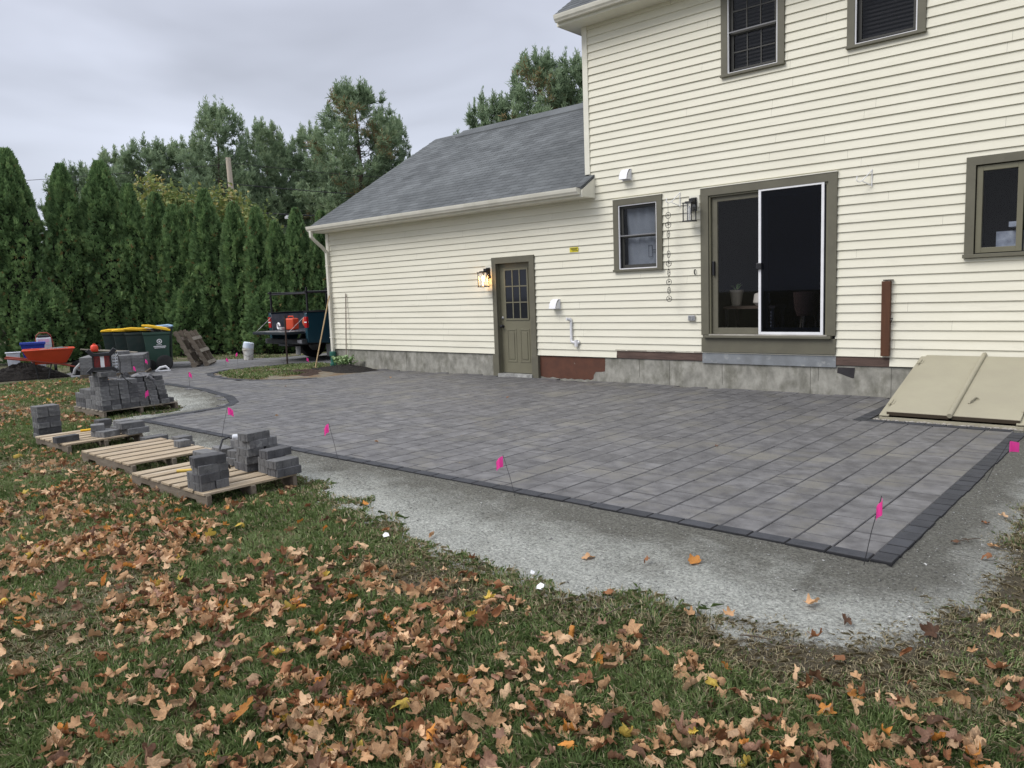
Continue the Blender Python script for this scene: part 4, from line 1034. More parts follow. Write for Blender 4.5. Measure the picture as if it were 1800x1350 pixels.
# hammer handles, cable
b = MB(); b.tube([(-10.02, -7.33, .085), (-9.94, -7.12, .09)], [.014, .014], 8); b.tube([(-9.94, -7.12, .09), (-9.90, -7.0, .09)], .010, 8)
tag(b.build('hammer', M['yellow'], None, True), 'yellow tool handle lying across the small pallet', 'tool')
b = MB(); b.tube([(-6.14, -7.97, .235), (-6.02, -7.86, .24)], [.014, .013], 10)
o = b.build('hammer', mat('mustard_handle', (.62, .42, .07), rough=.5), None, True); tag(o, 'mustard yellow tool handle sticking left out of the near paver stack', 'tool'); o.location.z = -.03
sawt = empty('hand_grinder', (-6.60, -7.15, ZT+3*H), R(50), 'silver hand tool with a black cord lying on the low back cluster', 'power tool')
b = MB(); Mx = Matrix.Translation((0, 0, .035)) @ Matrix.Rotation(R(90), 4, 'Y'); b.lathe([(.018, -.065), (.025, -.06), (.027, .04), (.022, .05), (.020, .065)], 12, Mx); b.build('motor_body', M['whitesack'], sawt, True)
b = MB(); b.tube([(-.09, 0, .04), (-.15, -.02, .02), (-.17, -.08, -.06), (-.13, -.20, -.12), (-.06, -.27, -.17), (-.05, -.26, -.22), (-.10, -.25, -.255)], .010, 7); b.build('power_cord', M['black'], sawt, True)
# small white ball on the lawn
for (xx, yy, rr_) in ((-13.2, -7.9, .05),):
    b = MB(); b.lathe([(.001, 0), (rr_*.8, .01), (rr_, rr_), (rr_*.7, rr_*1.7), (.001, rr_*2)], 12, Matrix.Translation((xx, yy, GZ+.01)))
    tag(b.build('white_cup', M['whitesack'], None, True), 'crumpled white cup lying in the grass behind the tall paver stack', 'litter')
# paper scraps
for (xx, yy, s_, rz_, lb) in ((-2.55, -7.72, .020, .4, 'square white paper scrap at the edge of the stone dust'), (-3.95, -7.62, .018, 1.2, 'white paper scrap nearer the pallets in the stone dust'), (-2.72, -7.58, .012, 2, 'small white chip of paper beside the square scrap'), (-.66, -5.35, .045, .3, 'white crumpled scrap in the grass at the right edge')):
    b = MB(); Mz = Matrix.Translation((xx, yy, GZ+.03)) @ Matrix.Rotation(rz_, 4, 'Z') @ Matrix.Rotation(.25, 4, 'X')
    b.add([Mz @ Vector(v) for v in ((-s_, -s_*.8, 0), (s_, -s_, .004), (s_*1.1, s_*.7, .010), (0, s_, .016), (-s_, s_*.8, 0), (-s_, -s_*.8, .002), (s_, -s_, .006), (s_*1.1, s_*.7, .012), (0, s_, .018), (-s_, s_*.8, .002))],
          [(0, 1, 2, 3, 4), (9, 8, 7, 6, 5), (0, 5, 6, 1), (1, 6, 7, 2), (2, 7, 8, 3), (3, 8, 9, 4), (4, 9, 5, 0)])
    tag(b.build('paper_scrap', M['white']), lb, 'litter')

# ------------------------------------------------------------ far pallet of wrapped pavers
wp = (-18.91, -3.37); wr = R(60)
wt = empty('wooden_pallet', (wp[0], wp[1], GZ), wr, 'tan pallet under the large neat stack of pavers in front of the bins', 'pallet', 'wooden pallets on the lawn')
b = MB()
for i in range(6): b.box(-.68+i*.235, -.50+i*.235, -.5, .5, .10, .118)
b.build('deck_board', M['pallet'], wt)
for yy in (-.5, -.02, .46):
    b = MB(); b.box(-.68, .69, yy, yy+.04, .02, .099); b.build('stringer', M['palletside'], wt)
b = MB()
for xx in (-.68, -.05, .59): b.box(xx, xx+.1, -.5, .5, 0, .019)
b.build('bottom_board', M['palletside'], wt)
gw = 'pavers of the large neat stack in front of the bins'
Mw = Matrix.Translation((wp[0], wp[1], 0)) @ Matrix.Rotation(wr, 4, 'Z')
rr = random.Random(31)
for lay in range(5):
    for i in range(5):
        for j, yo in enumerate((-.36, 0, .36)):
            if lay < 4 and j == 1 and 0 < i < 4: continue
            p = Mw @ Vector((-.53+i*.265, yo, 0))
            block(p.x, p.y, GZ+.12+lay*.078, .26, .35, .076, math.degrees(wr)+rr.uniform(-.6, .6),
                  'grey paver of the neat far stack, %s layer, %s row, block %s from the left' % (ordw[lay], ('near', 'middle', 'far')[j], ('first', 'second', 'third', 'fourth', 'fifth')[i]), gw)
p = Mw @ Vector((.16, .1, 0)); block(p.x, p.y, GZ+.12+5*.078, .26, .3, .07, math.degrees(wr)+8, 'single grey paver laid on top of the neat far stack', gw)
for k__, (xo, yo, zo, lb) in enumerate(((-.30, .75, .52, 'thin tan plank lying over rubble behind the neat paver stack'), (-.05, .62, .49, 'wide grey plank lying over rubble behind the neat paver stack'))):
    p = Mw @ Vector((xo, yo, 0)); b = MB(); b.box(-.55, .45, -.07-.04*k__, .07, 0, .022, Matrix.Rotation(R(6), 4, 'Y'))
    o = b.build('plank', M['pallet2']); o.location = (p.x, p.y, zo); o.rotation_euler = (0, 0, wr+R(8-12*k__)); tag(o, lb, 'plank')
rub = MB()
for i in range(14):
    Mz = Matrix.Translation(Mw @ Vector((rr.uniform(-.9, .5), rr.uniform(.62, .95), GZ+rr.uniform(.05, .40)))) @ Matrix.Rotation(rr.uniform(0, 6), 4, 'Z') @ Matrix.Rotation(rr.uniform(-.5, .5), 4, 'X')
    rub.box(-.16, .16, -.08, .08, -.07, .07, Mz)
tag(rub.build('rubble', M['block2']), 'heap of broken blocks behind the neat paver stack', 'rubble', kind='stuff')

# ------------------------------------------------------------ wheelbarrow
wb = empty('wheelbarrow', (-20.02, -4.42, GZ), R(72), 'orange wheelbarrow with red handles loaded with stones', 'wheelbarrow')
b = MB()
# tray: local x to the right in view, long axis x
top = [(-.50, -.34), (-.42, -.37), (.40, -.34), (.52, -.26), (.54, 0), (.52, .26), (.40, .34), (-.42, .37), (-.50, .34)]
def ring(sx, sy, ox, z): return [(p[0]*sx+ox, p[1]*sy, z) for p in top]
R0 = ring(1, 1, 0, .70); R1 = ring(.97, .95, 0, .695); Rm = ring(.86, .80, .0, .55); Rb = ring(.62, .55, .02, .37)
n_ = len(top); vs = R0+Rm+Rb+ring(.60, .53, .02, .385)+ring(.84, .78, 0, .555)+R1
fs = []
for k__ in range(5):
    for i in range(n_): fs.append((k__*n_+i, k__*n_+(i+1) % n_, (k__+1)*n_+(i+1) % n_, (k__+1)*n_+i)) if k__ != 2 else fs.append((k__*n_+i, k__*n_+(i+1) % n_, (k__+1)*n_+(i+1) % n_, (k__+1)*n_+i))
fs.append(tuple(range(3*n_, 4*n_))); fs.append(tuple(range(2*n_, 3*n_))[::-1])
for i in range(n_): fs.append((i, (i+1) % n_, 5*n_+(i+1) % n_, 5*n_+i))
b.add(vs, fs); b.build('tray', M['orange'], wb, True)
b = MB(); b.tube([(p[0], p[1], p[2]) for p in R0], .016, 6, closed=True); b.build('rim', M['orange'], wb, True)
for sy in (-.30, .30):
    b = MB(); b.tube([(-.85, sy*1.1, .56), (-.3, sy*.9, .46), (.25, sy*.6, .34), (.62, sy*.3, .22)], .020, 6); b.build('handle', M['redmetal'], wb, True)
for sx, sy in ((-.26, -.26), (-.26, .26)):
    b = MB(); b.tube([(sx-.04, sy, .44), (sx+.02, sy, .03), (sx+.22, sy*.8, .02), (sx+.30, sy*.8, .36)], .014, 6); b.build('leg', M['black'], wb, True)
b = MB(); Mx = Matrix.Translation((.60, 0, .20)) @ Matrix.Rotation(R(90), 4, 'X'); b.lathe([(.10, -.045), (.17, -.05), (.20, -.025), (.20, .025), (.17, .05), (.10, .045)], 24, Mx); wh = b.build('wheel', M['rubber'], wb, True)
b = MB(); b.lathe([(.02, -.06), (.10, -.03), (.10, .03), (.02, .06)], 16, Mx); b.build('rim', M['grey'], wh, True)
rr = random.Random(41)
for i in range(9):
    b = MB(); sx_, sy_, sz_ = rr.uniform(.05, .11), rr.uniform(.04, .08), rr.uniform(.03, .06)
    Mz = Matrix.Translation((-20.02, -4.42, GZ)) @ Matrix.Rotation(R(72), 4, 'Z') @ Matrix.Translation((rr.uniform(-.12, .38), rr.uniform(-.2, .2), .66+rr.uniform(0, .03))) @ Matrix.Rotation(rr.uniform(0, 6), 4, 'Z') @ Matrix.Rotation(rr.uniform(-.3, .3), 4, 'X')
    b.bbox(-sx_, sx_, -sy_, sy_, -sz_, sz_, .01, Mz)
    tag(b.build('stone', M['block']), 'pale stone piece in the orange wheelbarrow', 'stone', 'stone pieces in the wheelbarrow')
# black mulch pile
def mound(name, cx, cy, rx, ry, h, rot, m_, label, cat, seed, z0=GZ, kind='stuff'):
    b = MB(); rr = random.Random(seed); nr, na = 14, 40; b.v.append((cx, cy, z0+h))
    for i in range(1, nr+1):
        t_ = i/nr
        for j in range(na):
            a = 2*math.pi*j/na; k_ = 1+.14*math.sin(a*3+seed)+.08*math.sin(a*7+seed*2)
            x_ = rx*t_*k_*math.cos(a); y_ = ry*t_*k_*math.sin(a)
            zz = z0+h*(1-t_**1.5)*(1+rr.uniform(-.16, .16))+rr.uniform(-.012, .012)*(1-t_)-(.03 if i == nr else 0)
            b.v.append((cx+x_*math.cos(rot)-y_*math.sin(rot), cy+x_*math.sin(rot)+y_*math.cos(rot), zz))
    for j in range(na): b.f.append((0, 1+j, 1+(j+1) % na))
    for i in range(nr-1):
        for j in range(na): b.f.append((1+i*na+j, 1+(i+1)*na+j, 1+(i+1)*na+(j+1) % na, 1+i*na+(j+1) % na))
    return tag(b.build(name, m_, fix=False), label, cat, kind=kind)
mound('mulch_pile', -20.75, -4.75, .95, .55, .36, R(72), M['mulch'], 'heap of black mulch behind the orange wheelbarrow', 'mulch', 3)
mound('mulch_bed', -13.95, -.5, 1.0, .42, .13, R(0), M['mulch'], 'dark mulch mounded along the garage foundation', 'mulch', 5, -.02)
mound('mulch_bed', -14.6, -1.15, .95, .42, .05, R(-25), mat('brown_mulch', (.055, .028, .017), (.03, .018, .012), .95, ns=20, bump=1, bs=50, bdist=.02), 'brown wood mulch spilling towards the patio', 'mulch', 8, -.02)
# blue recycling bin, white tub, cart
rb = empty('recycling_bin', (-21.35, -4.32, .36), R(73), 'blue recycling tub behind the orange wheelbarrow', 'bin')
def tub(mb, w0, d0, w1_, d1_, z0, z1, th=.012, lip=.02):
    a = lambda w_, d_, z: [(-w_, -d_, z), (w_, -d_, z), (w_, d_, z), (-w_, d_, z)]
    vs = a(w0, d0, z0)+a(w1_, d1_, z1-lip)+a(w1_+.02, d1_+.02, z1-lip)+a(w1_+.02, d1_+.02, z1)+a(w1_-th, d1_-th, z1)+a(w0-th, d0-th, z0+th)
    fs = [(3, 2, 1, 0)]
    for k__ in range(5):
        for i in range(4): fs.append((k__*4+i, k__*4+(i+1) % 4, (k__+1)*4+(i+1) % 4, (k__+1)*4+i))
    fs.append((20, 21, 22, 23)); return mb.add(vs, fs)
b = MB(); tub(b, .20, .15, .25, .20, 0, .40, lip=.035); b.build('tub', M['blue'], rb, bevel=.006)
b = MB(); b.box(-.272, .272, -.222, .222, .40, .42); b.build('lid', M['blue'], rb, bevel=.008)
b = MB()
for k__ in range(3):
    a = math.radians(90+120*k__); pts = []
    for d_a in (-38, -10, 18): aa = a+math.radians(d_a); pts.append((.052*math.cos(aa), -.252, .215+.052*math.sin(aa)))
    b.tube(pts, .010, 4)
    aa = a+math.radians(34); b.add([(.030*math.cos(aa-.25), -.254, .215+.030*math.sin(aa-.25)), (.078*math.cos(aa-.25), -.254, .215+.078*math.sin(aa-.25)), (.055*math.cos(aa+.28), -.254, .215+.055*math.sin(aa+.28))], [(0, 1, 2)])
b.build('recycling_symbol', M['white'], rb)
b = MB(); tub(b, .13, .12, .16, .15, 0, .40); o = tag(b.build('white_tub', M['whitesack'], None, bevel=.006), 'white plastic tub under the blue recycling tub', 'tub'); o.location = (-21.3, -4.25, GZ); o.rotation_euler = (0, 0, R(73))
b = MB(); tub(b, .10, .10, .145, .13, 0, .62); o = tag(b.build('white_tub', M['whitesack'], None, bevel=.01), 'tall white tub left of the wheelbarrow at the hedge foot', 'tub'); o.location = (-21.5, -4.72, GZ); o.rotation_euler = (0, 0, R(74))
ct = empty('spreader', (-21.76, -3.94, GZ), R(72), 'white and pink hand cart with a red tube frame against the hedge', 'cart')
b = MB(); b.tube([(.22, 0, .30), (.19, 0, .80), (.15, 0, .98), (.08, 0, 1.04), (-.08, 0, 1.04), (-.15, 0, .98), (-.18, 0, .80), (-.19, 0, .25)], .016, 8); b.build('frame', M['redmetal'], ct, True)
b = MB(); b.box(-.165, .165, -.04, .03, .62, .93); b.build('sack', M['whitesack'], ct, bevel=.03)
b = MB(); b.box(-.12, .12, -.044, -.041, .80, .885); b.box(-.10, .11, -.044, -.041, .74, .77); b.build('print', M['pinkprint'], ct)
b = MB(); b.tube([(-.12, 0, .95), (.13, 0, .95)], .04, 8); b.build('handle_grip', M['black'], ct, True)
for s_ in (-1, 1):
    b = MB(); Mx = Matrix.Translation((s_*.2, .05, .14)) @ Matrix.Rotation(R(90), 4, 'Y'); b.lathe([(.05, -.03), (.13, -.035), (.14, 0), (.13, .035), (.05, .03)], 18, Mx); b.build('wheel', M['rubber'], ct, True)
b = MB(); b.tube([(-.06, 0, .10), (-.02, 0, .22), (.10, 0, .34), (.16, 0, .36)], .035, 8); b.tube([(-.12, 0, .04), (.12, 0, .03)], .04, 8); b.tube([(.12, 0, .03), (.14, 0, .30)], .03, 8)
o = tag(b.build('grey_jug', M['grey'], None, True), 'grey metal jack shaped tool right of the wheelbarrow wheel', 'tool'); o.location = (-19.46, -4.05, GZ); o.rotation_euler = (0, 0, R(71))

# ------------------------------------------------------------ bins
def wheelie(x, y, rz, lidang, label, body, lid, logo=False, sc_=1.0):
    t = empty('wheeled_bin', (x, y, -.02), R(rz), label, 'bin', 'wheeled bins at the hedge')
    t.scale = (sc_, sc_, sc_)
    b = MB()
    def rg(w_, d_, z): return [(-w_, -d_, z), (w_, -d_, z), (w_, d_, z), (-w_, d_, z)]
    levels = [(.245, .25, .03), (.27, .275, .55), (.275, .28, .58), (.295, .30, .86), (.315, .32, .87), (.315, .32, .93), (.29, .30, .93), (.24, .25, .10)]
    vs = sum([rg(*l_) for l_ in levels], []); fs = [(3, 2, 1, 0)]
    for k__ in range(len(levels)-1):
        for i in range(4): fs.append((k__*4+i, k__*4+(i+1) % 4, (k__+1)*4+(i+1) % 4, (k__+1)*4+i))
    k__ = len(levels)-1; fs.append(tuple(k__*4+i for i in range(4)))
    b.add(vs, fs); b.build('body', body, t, bevel=.015)
    b = MB(); Ml = Matrix.Translation((.32, 0, .94)) @ Matrix.Rotation(R(lidang), 4, 'Y')
    b.prism([(-.66, .0), (-.66, .03), (-.5, .06), (-.1, .065), (.0, .03), (.0, .0)], 'y', -.33, .33)
    b.v = [tuple(Ml @ Vector(v)) for v in b.v]
    b.build('lid', lid, t, bevel=.01)
    for s_ in (-1, 1):
        b = MB(); Mx = Matrix.Translation((-.19, s_*.30, .13)) @ Matrix.Rotation(R(90), 4, 'X'); b.lathe([(.03, -.03), (.10, -.035), (.13, -.03), (.13, .03), (.10, .035), (.03, .03)], 20, Mx); wl = b.build('wheel', M['rubber'], t, True)
    if logo:
        b = MB(); b.tube([(.05+.05*math.cos(a), -.293, .70+.05*math.sin(a)) for a in [2*math.pi*i/24 for i in range(24)]], .010, 5, closed=True)
        b.box(.03, .07, -.296, -.285, .68, .72); b.build('emblem', M['white'], t)
        b = MB()
        rq = random.Random(2)
        for zz, xa, xb, hh in ((.615, -.02, .10, .007), (.575, -.09, .19, .012), (.54, -.07, .17, .008)):
            xx = xa
            while xx < xb: w_ = rq.uniform(.012, .03); b.box(xx, min(xx+w_, xb), -.290, -.278, zz-hh, zz+hh); xx += w_+.005
        b.build('lettering', M['white'], t)
    return t
wheelie(-19.47, -2.12, 66, 13, 'nearest dark green bin with white emblem, its yellow lid propped up', M['bin'], M['yellow'], True)
wheelie(-20.17, -2.26, 67, 6, 'second green bin in the row, yellow lid ajar over junk', M['bindark'], M['yellow'])
wheelie(-20.80, -2.30, 68, 2, 'third green bin in the row with flat yellow lid', M['bindark'], M['yellow'])
wheelie(-21.40, -2.34, 68, 1, 'farthest green bin at the left end of the row', M['bindark'], M['yellow'])
wheelie(-20.45, -1.62, 62, -3, 'dark bin with a pale blue lid behind the nearest green bin', M['bindark'], M['paleblue'], False, 1.08)
# trash on top
rr = random.Random(14)
b = MB()
for i in range(16):
    Mz = Matrix.Translation((-19.42+rr.uniform(-.2, .2), -2.0+rr.uniform(-.25, .25), .93+rr.uniform(0, .06))) @ Matrix.Rotation(rr.uniform(0, 6), 4, 'Z') @ Matrix.Rotation(rr.uniform(-1, 1), 4, 'X')
    b.box(-.08, .08, -.04, .04, -.012, .012, Mz)
tag(b.build('rubbish', mat('rubbish', (.45, .42, .40), (.08, .07, .07), .7, ns=3, island=.5)), 'scraps sticking out under the yellow lid of the nearest bin', 'rubbish', kind='stuff')
b = MB(); b.tube([(0, 0, 0), (.04, .02, .10), (.07, .0, .30), (.05, 0, .33)], [.05, .06, .03, .02], 8)
# wheel leaning and white thing
b = MB(); Mx = Matrix.Translation((-18.75, -2.30, .17)) @ Matrix.Rotation(R(66), 4, 'Z') @ Matrix.Rotation(R(78), 4, 'X')
b.lathe([(.10, -.03), (.16, -.04), (.19, -.03), (.19, .03), (.16, .04), (.10, .03)], 24, Mx); wl = b.build('spare_wheel', M['rubber'], None, True)
tag(wl, 'black wheel leaning on the nearest green bin', 'wheel')
b = MB(); b.lathe([(.02, -.03), (.10, -.02), (.10, .02), (.02, .03)], 16, Mx); b.build('rim', M['black'], wl, True)
b = MB(); b.tube([(-18.35, -2.72, .02), (-18.32, -2.62, .10), (-18.28, -2.50, .12), (-18.24, -2.44, .05)], [.02, .03, .03, .02], 8); b.tube([(-18.35, -2.72, .02), (-18.22, -2.42, .02)], .02, 6)
tag(b.build('white_boot', M['white'], None, True), 'white scoop shaped piece on the ground beside the wheel', 'scrap')
# pallets leaning to the right of the bins
def lean_pallet(x, y, rz, tilt, label, m1):
    t = empty('leaning_pallet', (x, y, -.02), R(rz), label, 'pallet', 'pallets leaning beside the bins')
    Mt = Matrix.Rotation(R(tilt), 4, 'Y')
    for yy in (-.5, -.02, .46):
        b = MB(); b.box(-.02, .07, yy, yy+.04, 0, 1.0, Mt); b.build('stringer', M['palletside'], t)
    for i in range(6):
        b = MB(); b.box(-.042, -.022, -.5, .5, .02+i*.175, .11+i*.175, Mt); b.build('deck_board', m1, t)
        if i % 2 == 0: b = MB(); b.box(.072, .09, -.5, .5, .02+i*.175, .11+i*.175, Mt); b.build('bottom_board', m1, t)
    return t
lean_pallet(-19.18, -1.25, 52, -24, 'dark brown pallet leaning left against the nearest bin', M['palletside'])
lean_pallet(-19.22, -.90, 52, -27, 'grey pallet leaning just behind the dark brown one', M['pallet2'])
# bucket
bk = empty('bucket', (-19.54, .38, -.02), R(60), 'white dirt splashed bucket in front of the hedge with a white bag in it', 'bucket')
b = MB(); b.lathe([(.115, 0), (.125, .01), (.14, .27), (.150, .275), (.150, .31), (.142, .31), (.142, .33), (.135, .33), (.115, .02)], 20, Matrix.Identity(4)); b.build('pail', mat('dirty_bucket', (.60, .59, .56), (.30, .26, .21), .6, ns=7, ramp=(.45, .7)), bk, True)
b = MB(); b.lathe([(.14, 0), (.145, .03), (.14, .15), (.12, .17)], 16, Matrix.Translation((.0, 0, .32)) @ Matrix.Rotation(R(12), 4, 'Y')); b.build('pail_liner', mat('pale_liner', (.50, .60, .75), (.75, .76, .78), .5, ns=6), bk, True)
b = MB(); b.tube([(-.15, 0, .28), (-.13, -.10, .17), (0, -.17, .10), (.13, -.10, .17), (.15, 0, .28)], .004, 5); b.build('handle', M['wire'], bk, True)

# ------------------------------------------------------------ pickup truck
tk = empty('pickup_truck', (-17.7, .52, -.02), 0, 'teal pickup truck with lowered tailgate and black pipe rack', 'truck')
XR, XL = .85, -.92
b = MB()
side = [(0, .50), (0, 1.24), (.02, 1.27), (1.95, 1.27), (2.0, 1.24), (2.0, .45), (1.72, .45)]
arc = [(1.22+.46*math.cos(R(a)), .42+.46*math.sin(R(a))) for a in range(8, 173, 15)]
side = [(0, .50), (0, 1.24), (.02, 1.27), (1.95, 1.27), (2.0, 1.24), (2.0, .45)]+arc+[(.72, .45)]
for xa, xb in ((XR-.10, XR), (XL, XL+.10)):
    b.prism(side, 'x', xa, xb)
b.box(XL+.10, XR-.10, 1.93, 1.98, .5, 1.25)
bod = b.build('bed_side', M['teal'], tk, bevel=.015)
b = MB(); b.box(XL+.05, XR-.05, .02, 1.98, .74, .80); b.box(XL+.101, XL+.13, .02, 1.93, .80, 1.24); b.box(XR-.13, XR-.101, .02, 1.93, .80, 1.24)
for i in range(9): b.box(XL+.18+i*.17, XL+.26+i*.17, .05, 1.9, .80, .812)
b.build('bed_liner', mat('bed_liner', (.05, .06, .08), (.12, .13, .15), .6, ns=5), tk)
b = MB(); b.box(XL-.02, XL+.14, .0, 1.98, 1.272, 1.29); b.build('rail_cap', M['black'], tk, bevel=.004)
b = MB(); b.box(XR-.14, XR+.02, .0, 1.98, 1.272, 1.29); b.build('rail_cap', M['black'], tk, bevel=.004)
b = MB(); b.box(XL+.10, XR-.10, -.56, -.01, .735, .80); tg = b.build('tailgate', mat('tailgate_dark', (.012, .022, .032), (.03, .035, .04), .45, ns=4), tk, bevel=.01)
b = MB(); b.box(XL+.14, XR-.14, -.54, -.03, .801, .806); b.build('tailgate_liner', mat('worn_plate', (.10, .10, .10), (.35, .35, .34), .5, ns=5, ramp=(.5, .7)), tg)
for xs_ in (XL+.11, XR-.13):
    b = MB(); b.tube([(xs_, -.45, .80), (xs_, .01, 1.15)], .006, 5); b.build('strap', M['chrome'], tk)
for xs_ in (XL, XR-.10):
    b = MB(); b.box(xs_-.003, xs_+.103, -.012, .05, .88, 1.16); b.build('tail_light', M['taillight'], tk, bevel=.01)
    b = MB(); b.box(xs_-.002, xs_+.102, -.014, .048, 1.01, 1.035); b.build('reverse_lamp', M['white'], tk)
b = MB(); b.box(XL+.02, XR-.02, -.16, -.0, .47, .60); b.box(-.22, .22, -.20, -.02, .42, .47); b.build('rear_bumper', mat('bumper', (.10, .11, .12), (.05, .05, .055), .4, metal=.5), tk, bevel=.02)
b = MB(); b.box(XR-.22, XR-.04, -.17, -.155, .50, .58); b.build('step_pad', M['grey'], tk)
b = MB(); b.box(-.5, .5, .3, 5.0, .42, .56); b.box(-.05, .05, -.1, .3, .38, .46); b.build('chassis', M['black'], tk)
def wheel(x, y, side_):
    b = MB(); Mx = Matrix.Translation((x, y, .385)) @ Matrix.Rotation(R(90)*side_, 4, 'Y')
    b.lathe([(.20, -.12), (.30, -.135), (.36, -.125), (.385, -.10), (.39, 0), (.385, .10), (.36, .125), (.30, .135), (.20, .12)], 32, Mx, cap=False)
    wo_ = b.build('wheel', M['rubber'], tk, True)
    b = MB(); b.lathe([(.04, .10), (.07, .09), (.10, .05), (.18, .04), (.205, .10), (.205, -.10), (.04, -.06)], 24, Mx); b.build('rim', M['chrome'], wo_, True)
for y_ in (1.22, 4.75):
    wheel(XL+.14, y_, -1); wheel(XR-.14, y_, 1)
for xs_ in (XL+.08, XR-.26):
    b = MB(); b.box(xs_, xs_+.22, .72, .735, .10, .42); b.build('mud_flap', mat('flap_grey', (.32, .32, .32), rough=.8), tk)
b = MB(); b.prism([(2.04, .46), (2.04, 1.28), (2.18, 1.76), (3.3, 1.80), (3.85, 1.30), (5.25, 1.18), (5.45, 1.0), (5.45, .45), (5.2, .45)]+[(4.75+.46*math.cos(R(a)), .42+.46*math.sin(R(a))) for a in range(8, 173, 15)]+[(4.2, .45)], 'x', XL, XR)
cab = b.build('cab', M['teal'], tk, bevel=.03)
b = MB(); b.add([(XL+.18, 2.095, 1.34), (XR-.18, 2.095, 1.34), (XR-.24, 2.15, 1.66), (XL+.24, 2.15, 1.66)], [(0, 1, 2, 3)]); b.v = [(v[0], v[1]-.052, v[2]) for v in b.v]; b.build('rear_window', mat('cab_glass', (.02, .025, .03), rough=.05), cab, fix=False)
for xs_, sg in ((XL, -1), (XR, 1)):
    b = MB(); b.prism([(2.3, 1.32), (2.38, 1.70), (3.22, 1.73), (3.62, 1.32)], 'x', xs_-.004, xs_+.004); b.build('side_window', mat('cab_glass', (.02, .025, .03), rough=.05), cab)
b = MB(); b.box(XL+.15, XR-.15, 5.44, 5.50, .55, .95); b.build('grille', M['black'], cab)
# black pipe rack
rk = empty('pipe_rack', (-17.7, .52, 1.27), 0, 'black pipe ladder rack standing on the truck bed', 'rack')
for xs_ in (XL+.05, XR-.05):
    for y_ in (.08, 1.85):
        b = MB(); b.box(xs_-.02, xs_+.02, y_-.02, y_+.02, .0, .62 if y_ > 1 or xs_ > 0 else .55); b.build('post', M['black'], rk)
    b = MB(); b.tube([(xs_, -.0, .50), (xs_, 2.6, .50)], .02, 6); b.build('side_rail', M['black'], rk)
b = MB(); b.tube([(XL+.05, .08, .46), (XR-.05, .08, .46)], .018, 6); b.build('cross_bar', M['black'], rk)
b = MB(); b.tube([(XL+.05, 1.85, .46), (XR-.05, 1.85, .46)], .018, 6); b.build('cross_bar', M['black'], rk)
# load
b = MB(); b.lathe([(.001, -.26), (.14, -.25), (.17, -.2), (.175, 0), (.17, .2), (.14, .25), (.001, .26)], 18, Matrix.Translation((-17.32, 1.0, .99)) @ Matrix.Rotation(R(90), 4, 'Y') @ Matrix.Scale(1, 4))
tag(b.build('orange_drum', mat('faded_orange', (.55, .10, .04), (.40, .12, .07), .6, ns=5), None, True), 'faded orange drum lying in the truck bed', 'drum')
cn = empty('orange_can', (-17.85, .72, .80), R(20), 'bright orange fuel can at the open end of the truck bed', 'can')
b = MB(); b.box(-.15, .15, -.12, .12, 0, .30); b.build('can_body', M['orange'], cn, bevel=.03)
b = MB(); b.tube([(-.09, 0, .29), (-.09, 0, .35), (.06, 0, .35), (.08, 0, .29)], .016, 6); b.build('handle', M['orange'], cn, True)
hl = empty('white_tool', (-18.2, .55, .80), R(-10), 'white rounded tool standing on the truck bed edge', 'tool')
b = MB(); b.tube([(.08*math.cos(a), 0, .10+.08*math.sin(a)) for a in [2*math.pi*i/16 for i in range(13)]], .022, 8); b.build('ring_handle', M['white'], hl, True)
b = MB(); b.box(-.12, .12, .02, .12, 0, .07); b.build('tool_base', M['grey'], hl, bevel=.01)

# ------------------------------------------------------------ garden tools and posts at garage corner
b = MB(); b.tube([(-16.68, -.23, -.05), (-16.665, -.23, .5), (-16.64, -.23, 1.20)], .021, 8)
tag(b.build('metal_post', M['rust'], None, True), 'rusty metal post stuck in the grass in front of the truck', 'post')
rk_ = empty('rake', (-14.93, -.62, -.02), 0, 'yellow wooden tool handle leaning on the downspout', 'garden tool')
b = MB(); b.tube([(0, 0, .05), (.0, .50, 1.66)], .014, 8); b.build('handle', M['handlewood'], rk_, True)
b = MB(); b.box(-.12, .12, -.02, .02, 0, .03)
for i in range(9): b.tube([(-.11+i*.0275, 0, .015), (-.11+i*.0275, -.05, .0)], .004, 5)
b.build('rake_head', M['wire'], rk_)
rk_ = empty('shovel', (-14.40, -.15, .05), 0, 'weathered grey tool handle leaning on the garage siding', 'garden tool')
b = MB(); b.tube([(0, 0, .08), (-.0, .10, 1.62)], .013, 8); b.build('handle', M['greywood'], rk_, True)
b = MB(); b.prism([(-.09, .10), (.09, .10), (.09, -.05), (0, -.12), (-.09, -.05)], 'y', -.012, 0); b.build('blade', M['wire'], rk_)
# plant by the wall
pl = empty('hosta_plant', (-14.25, -.30, .05), 0, 'leafy green and white plant in the mulch at the garage corner', 'plant')
b = MB(); rr = random.Random(77)
for i in range(70):
    a = rr.uniform(0, 6.28); l_ = rr.uniform(.14, .27); w_ = l_*.30; e_ = rr.uniform(.35, 1.2); bx_, by_ = rr.uniform(-.22, .22), rr.uniform(-.10, .10)
    pts = []
    d = Vector((math.cos(a), math.sin(a), 0)); s__ = Vector((-math.sin(a), math.cos(a), 0))
    for k__, (t_, ww) in enumerate(((0, .1), (.35, .9), (.7, 1), (1, .08))):
        p = Vector((bx_, by_, .02))+d*(l_*t_*math.cos(e_)+.03)+Vector((0, 0, l_*math.sin(e_)*math.sin(t_*2.2)/.95))
        pts += [p-s__*w_*ww*.5, p+s__*w_*ww*.5]
    b.add(pts, [(0, 1, 3, 2), (2, 3, 5, 4), (4, 5, 7, 6)])
b.build('foliage', M['hosta'], pl, True, fix=False)
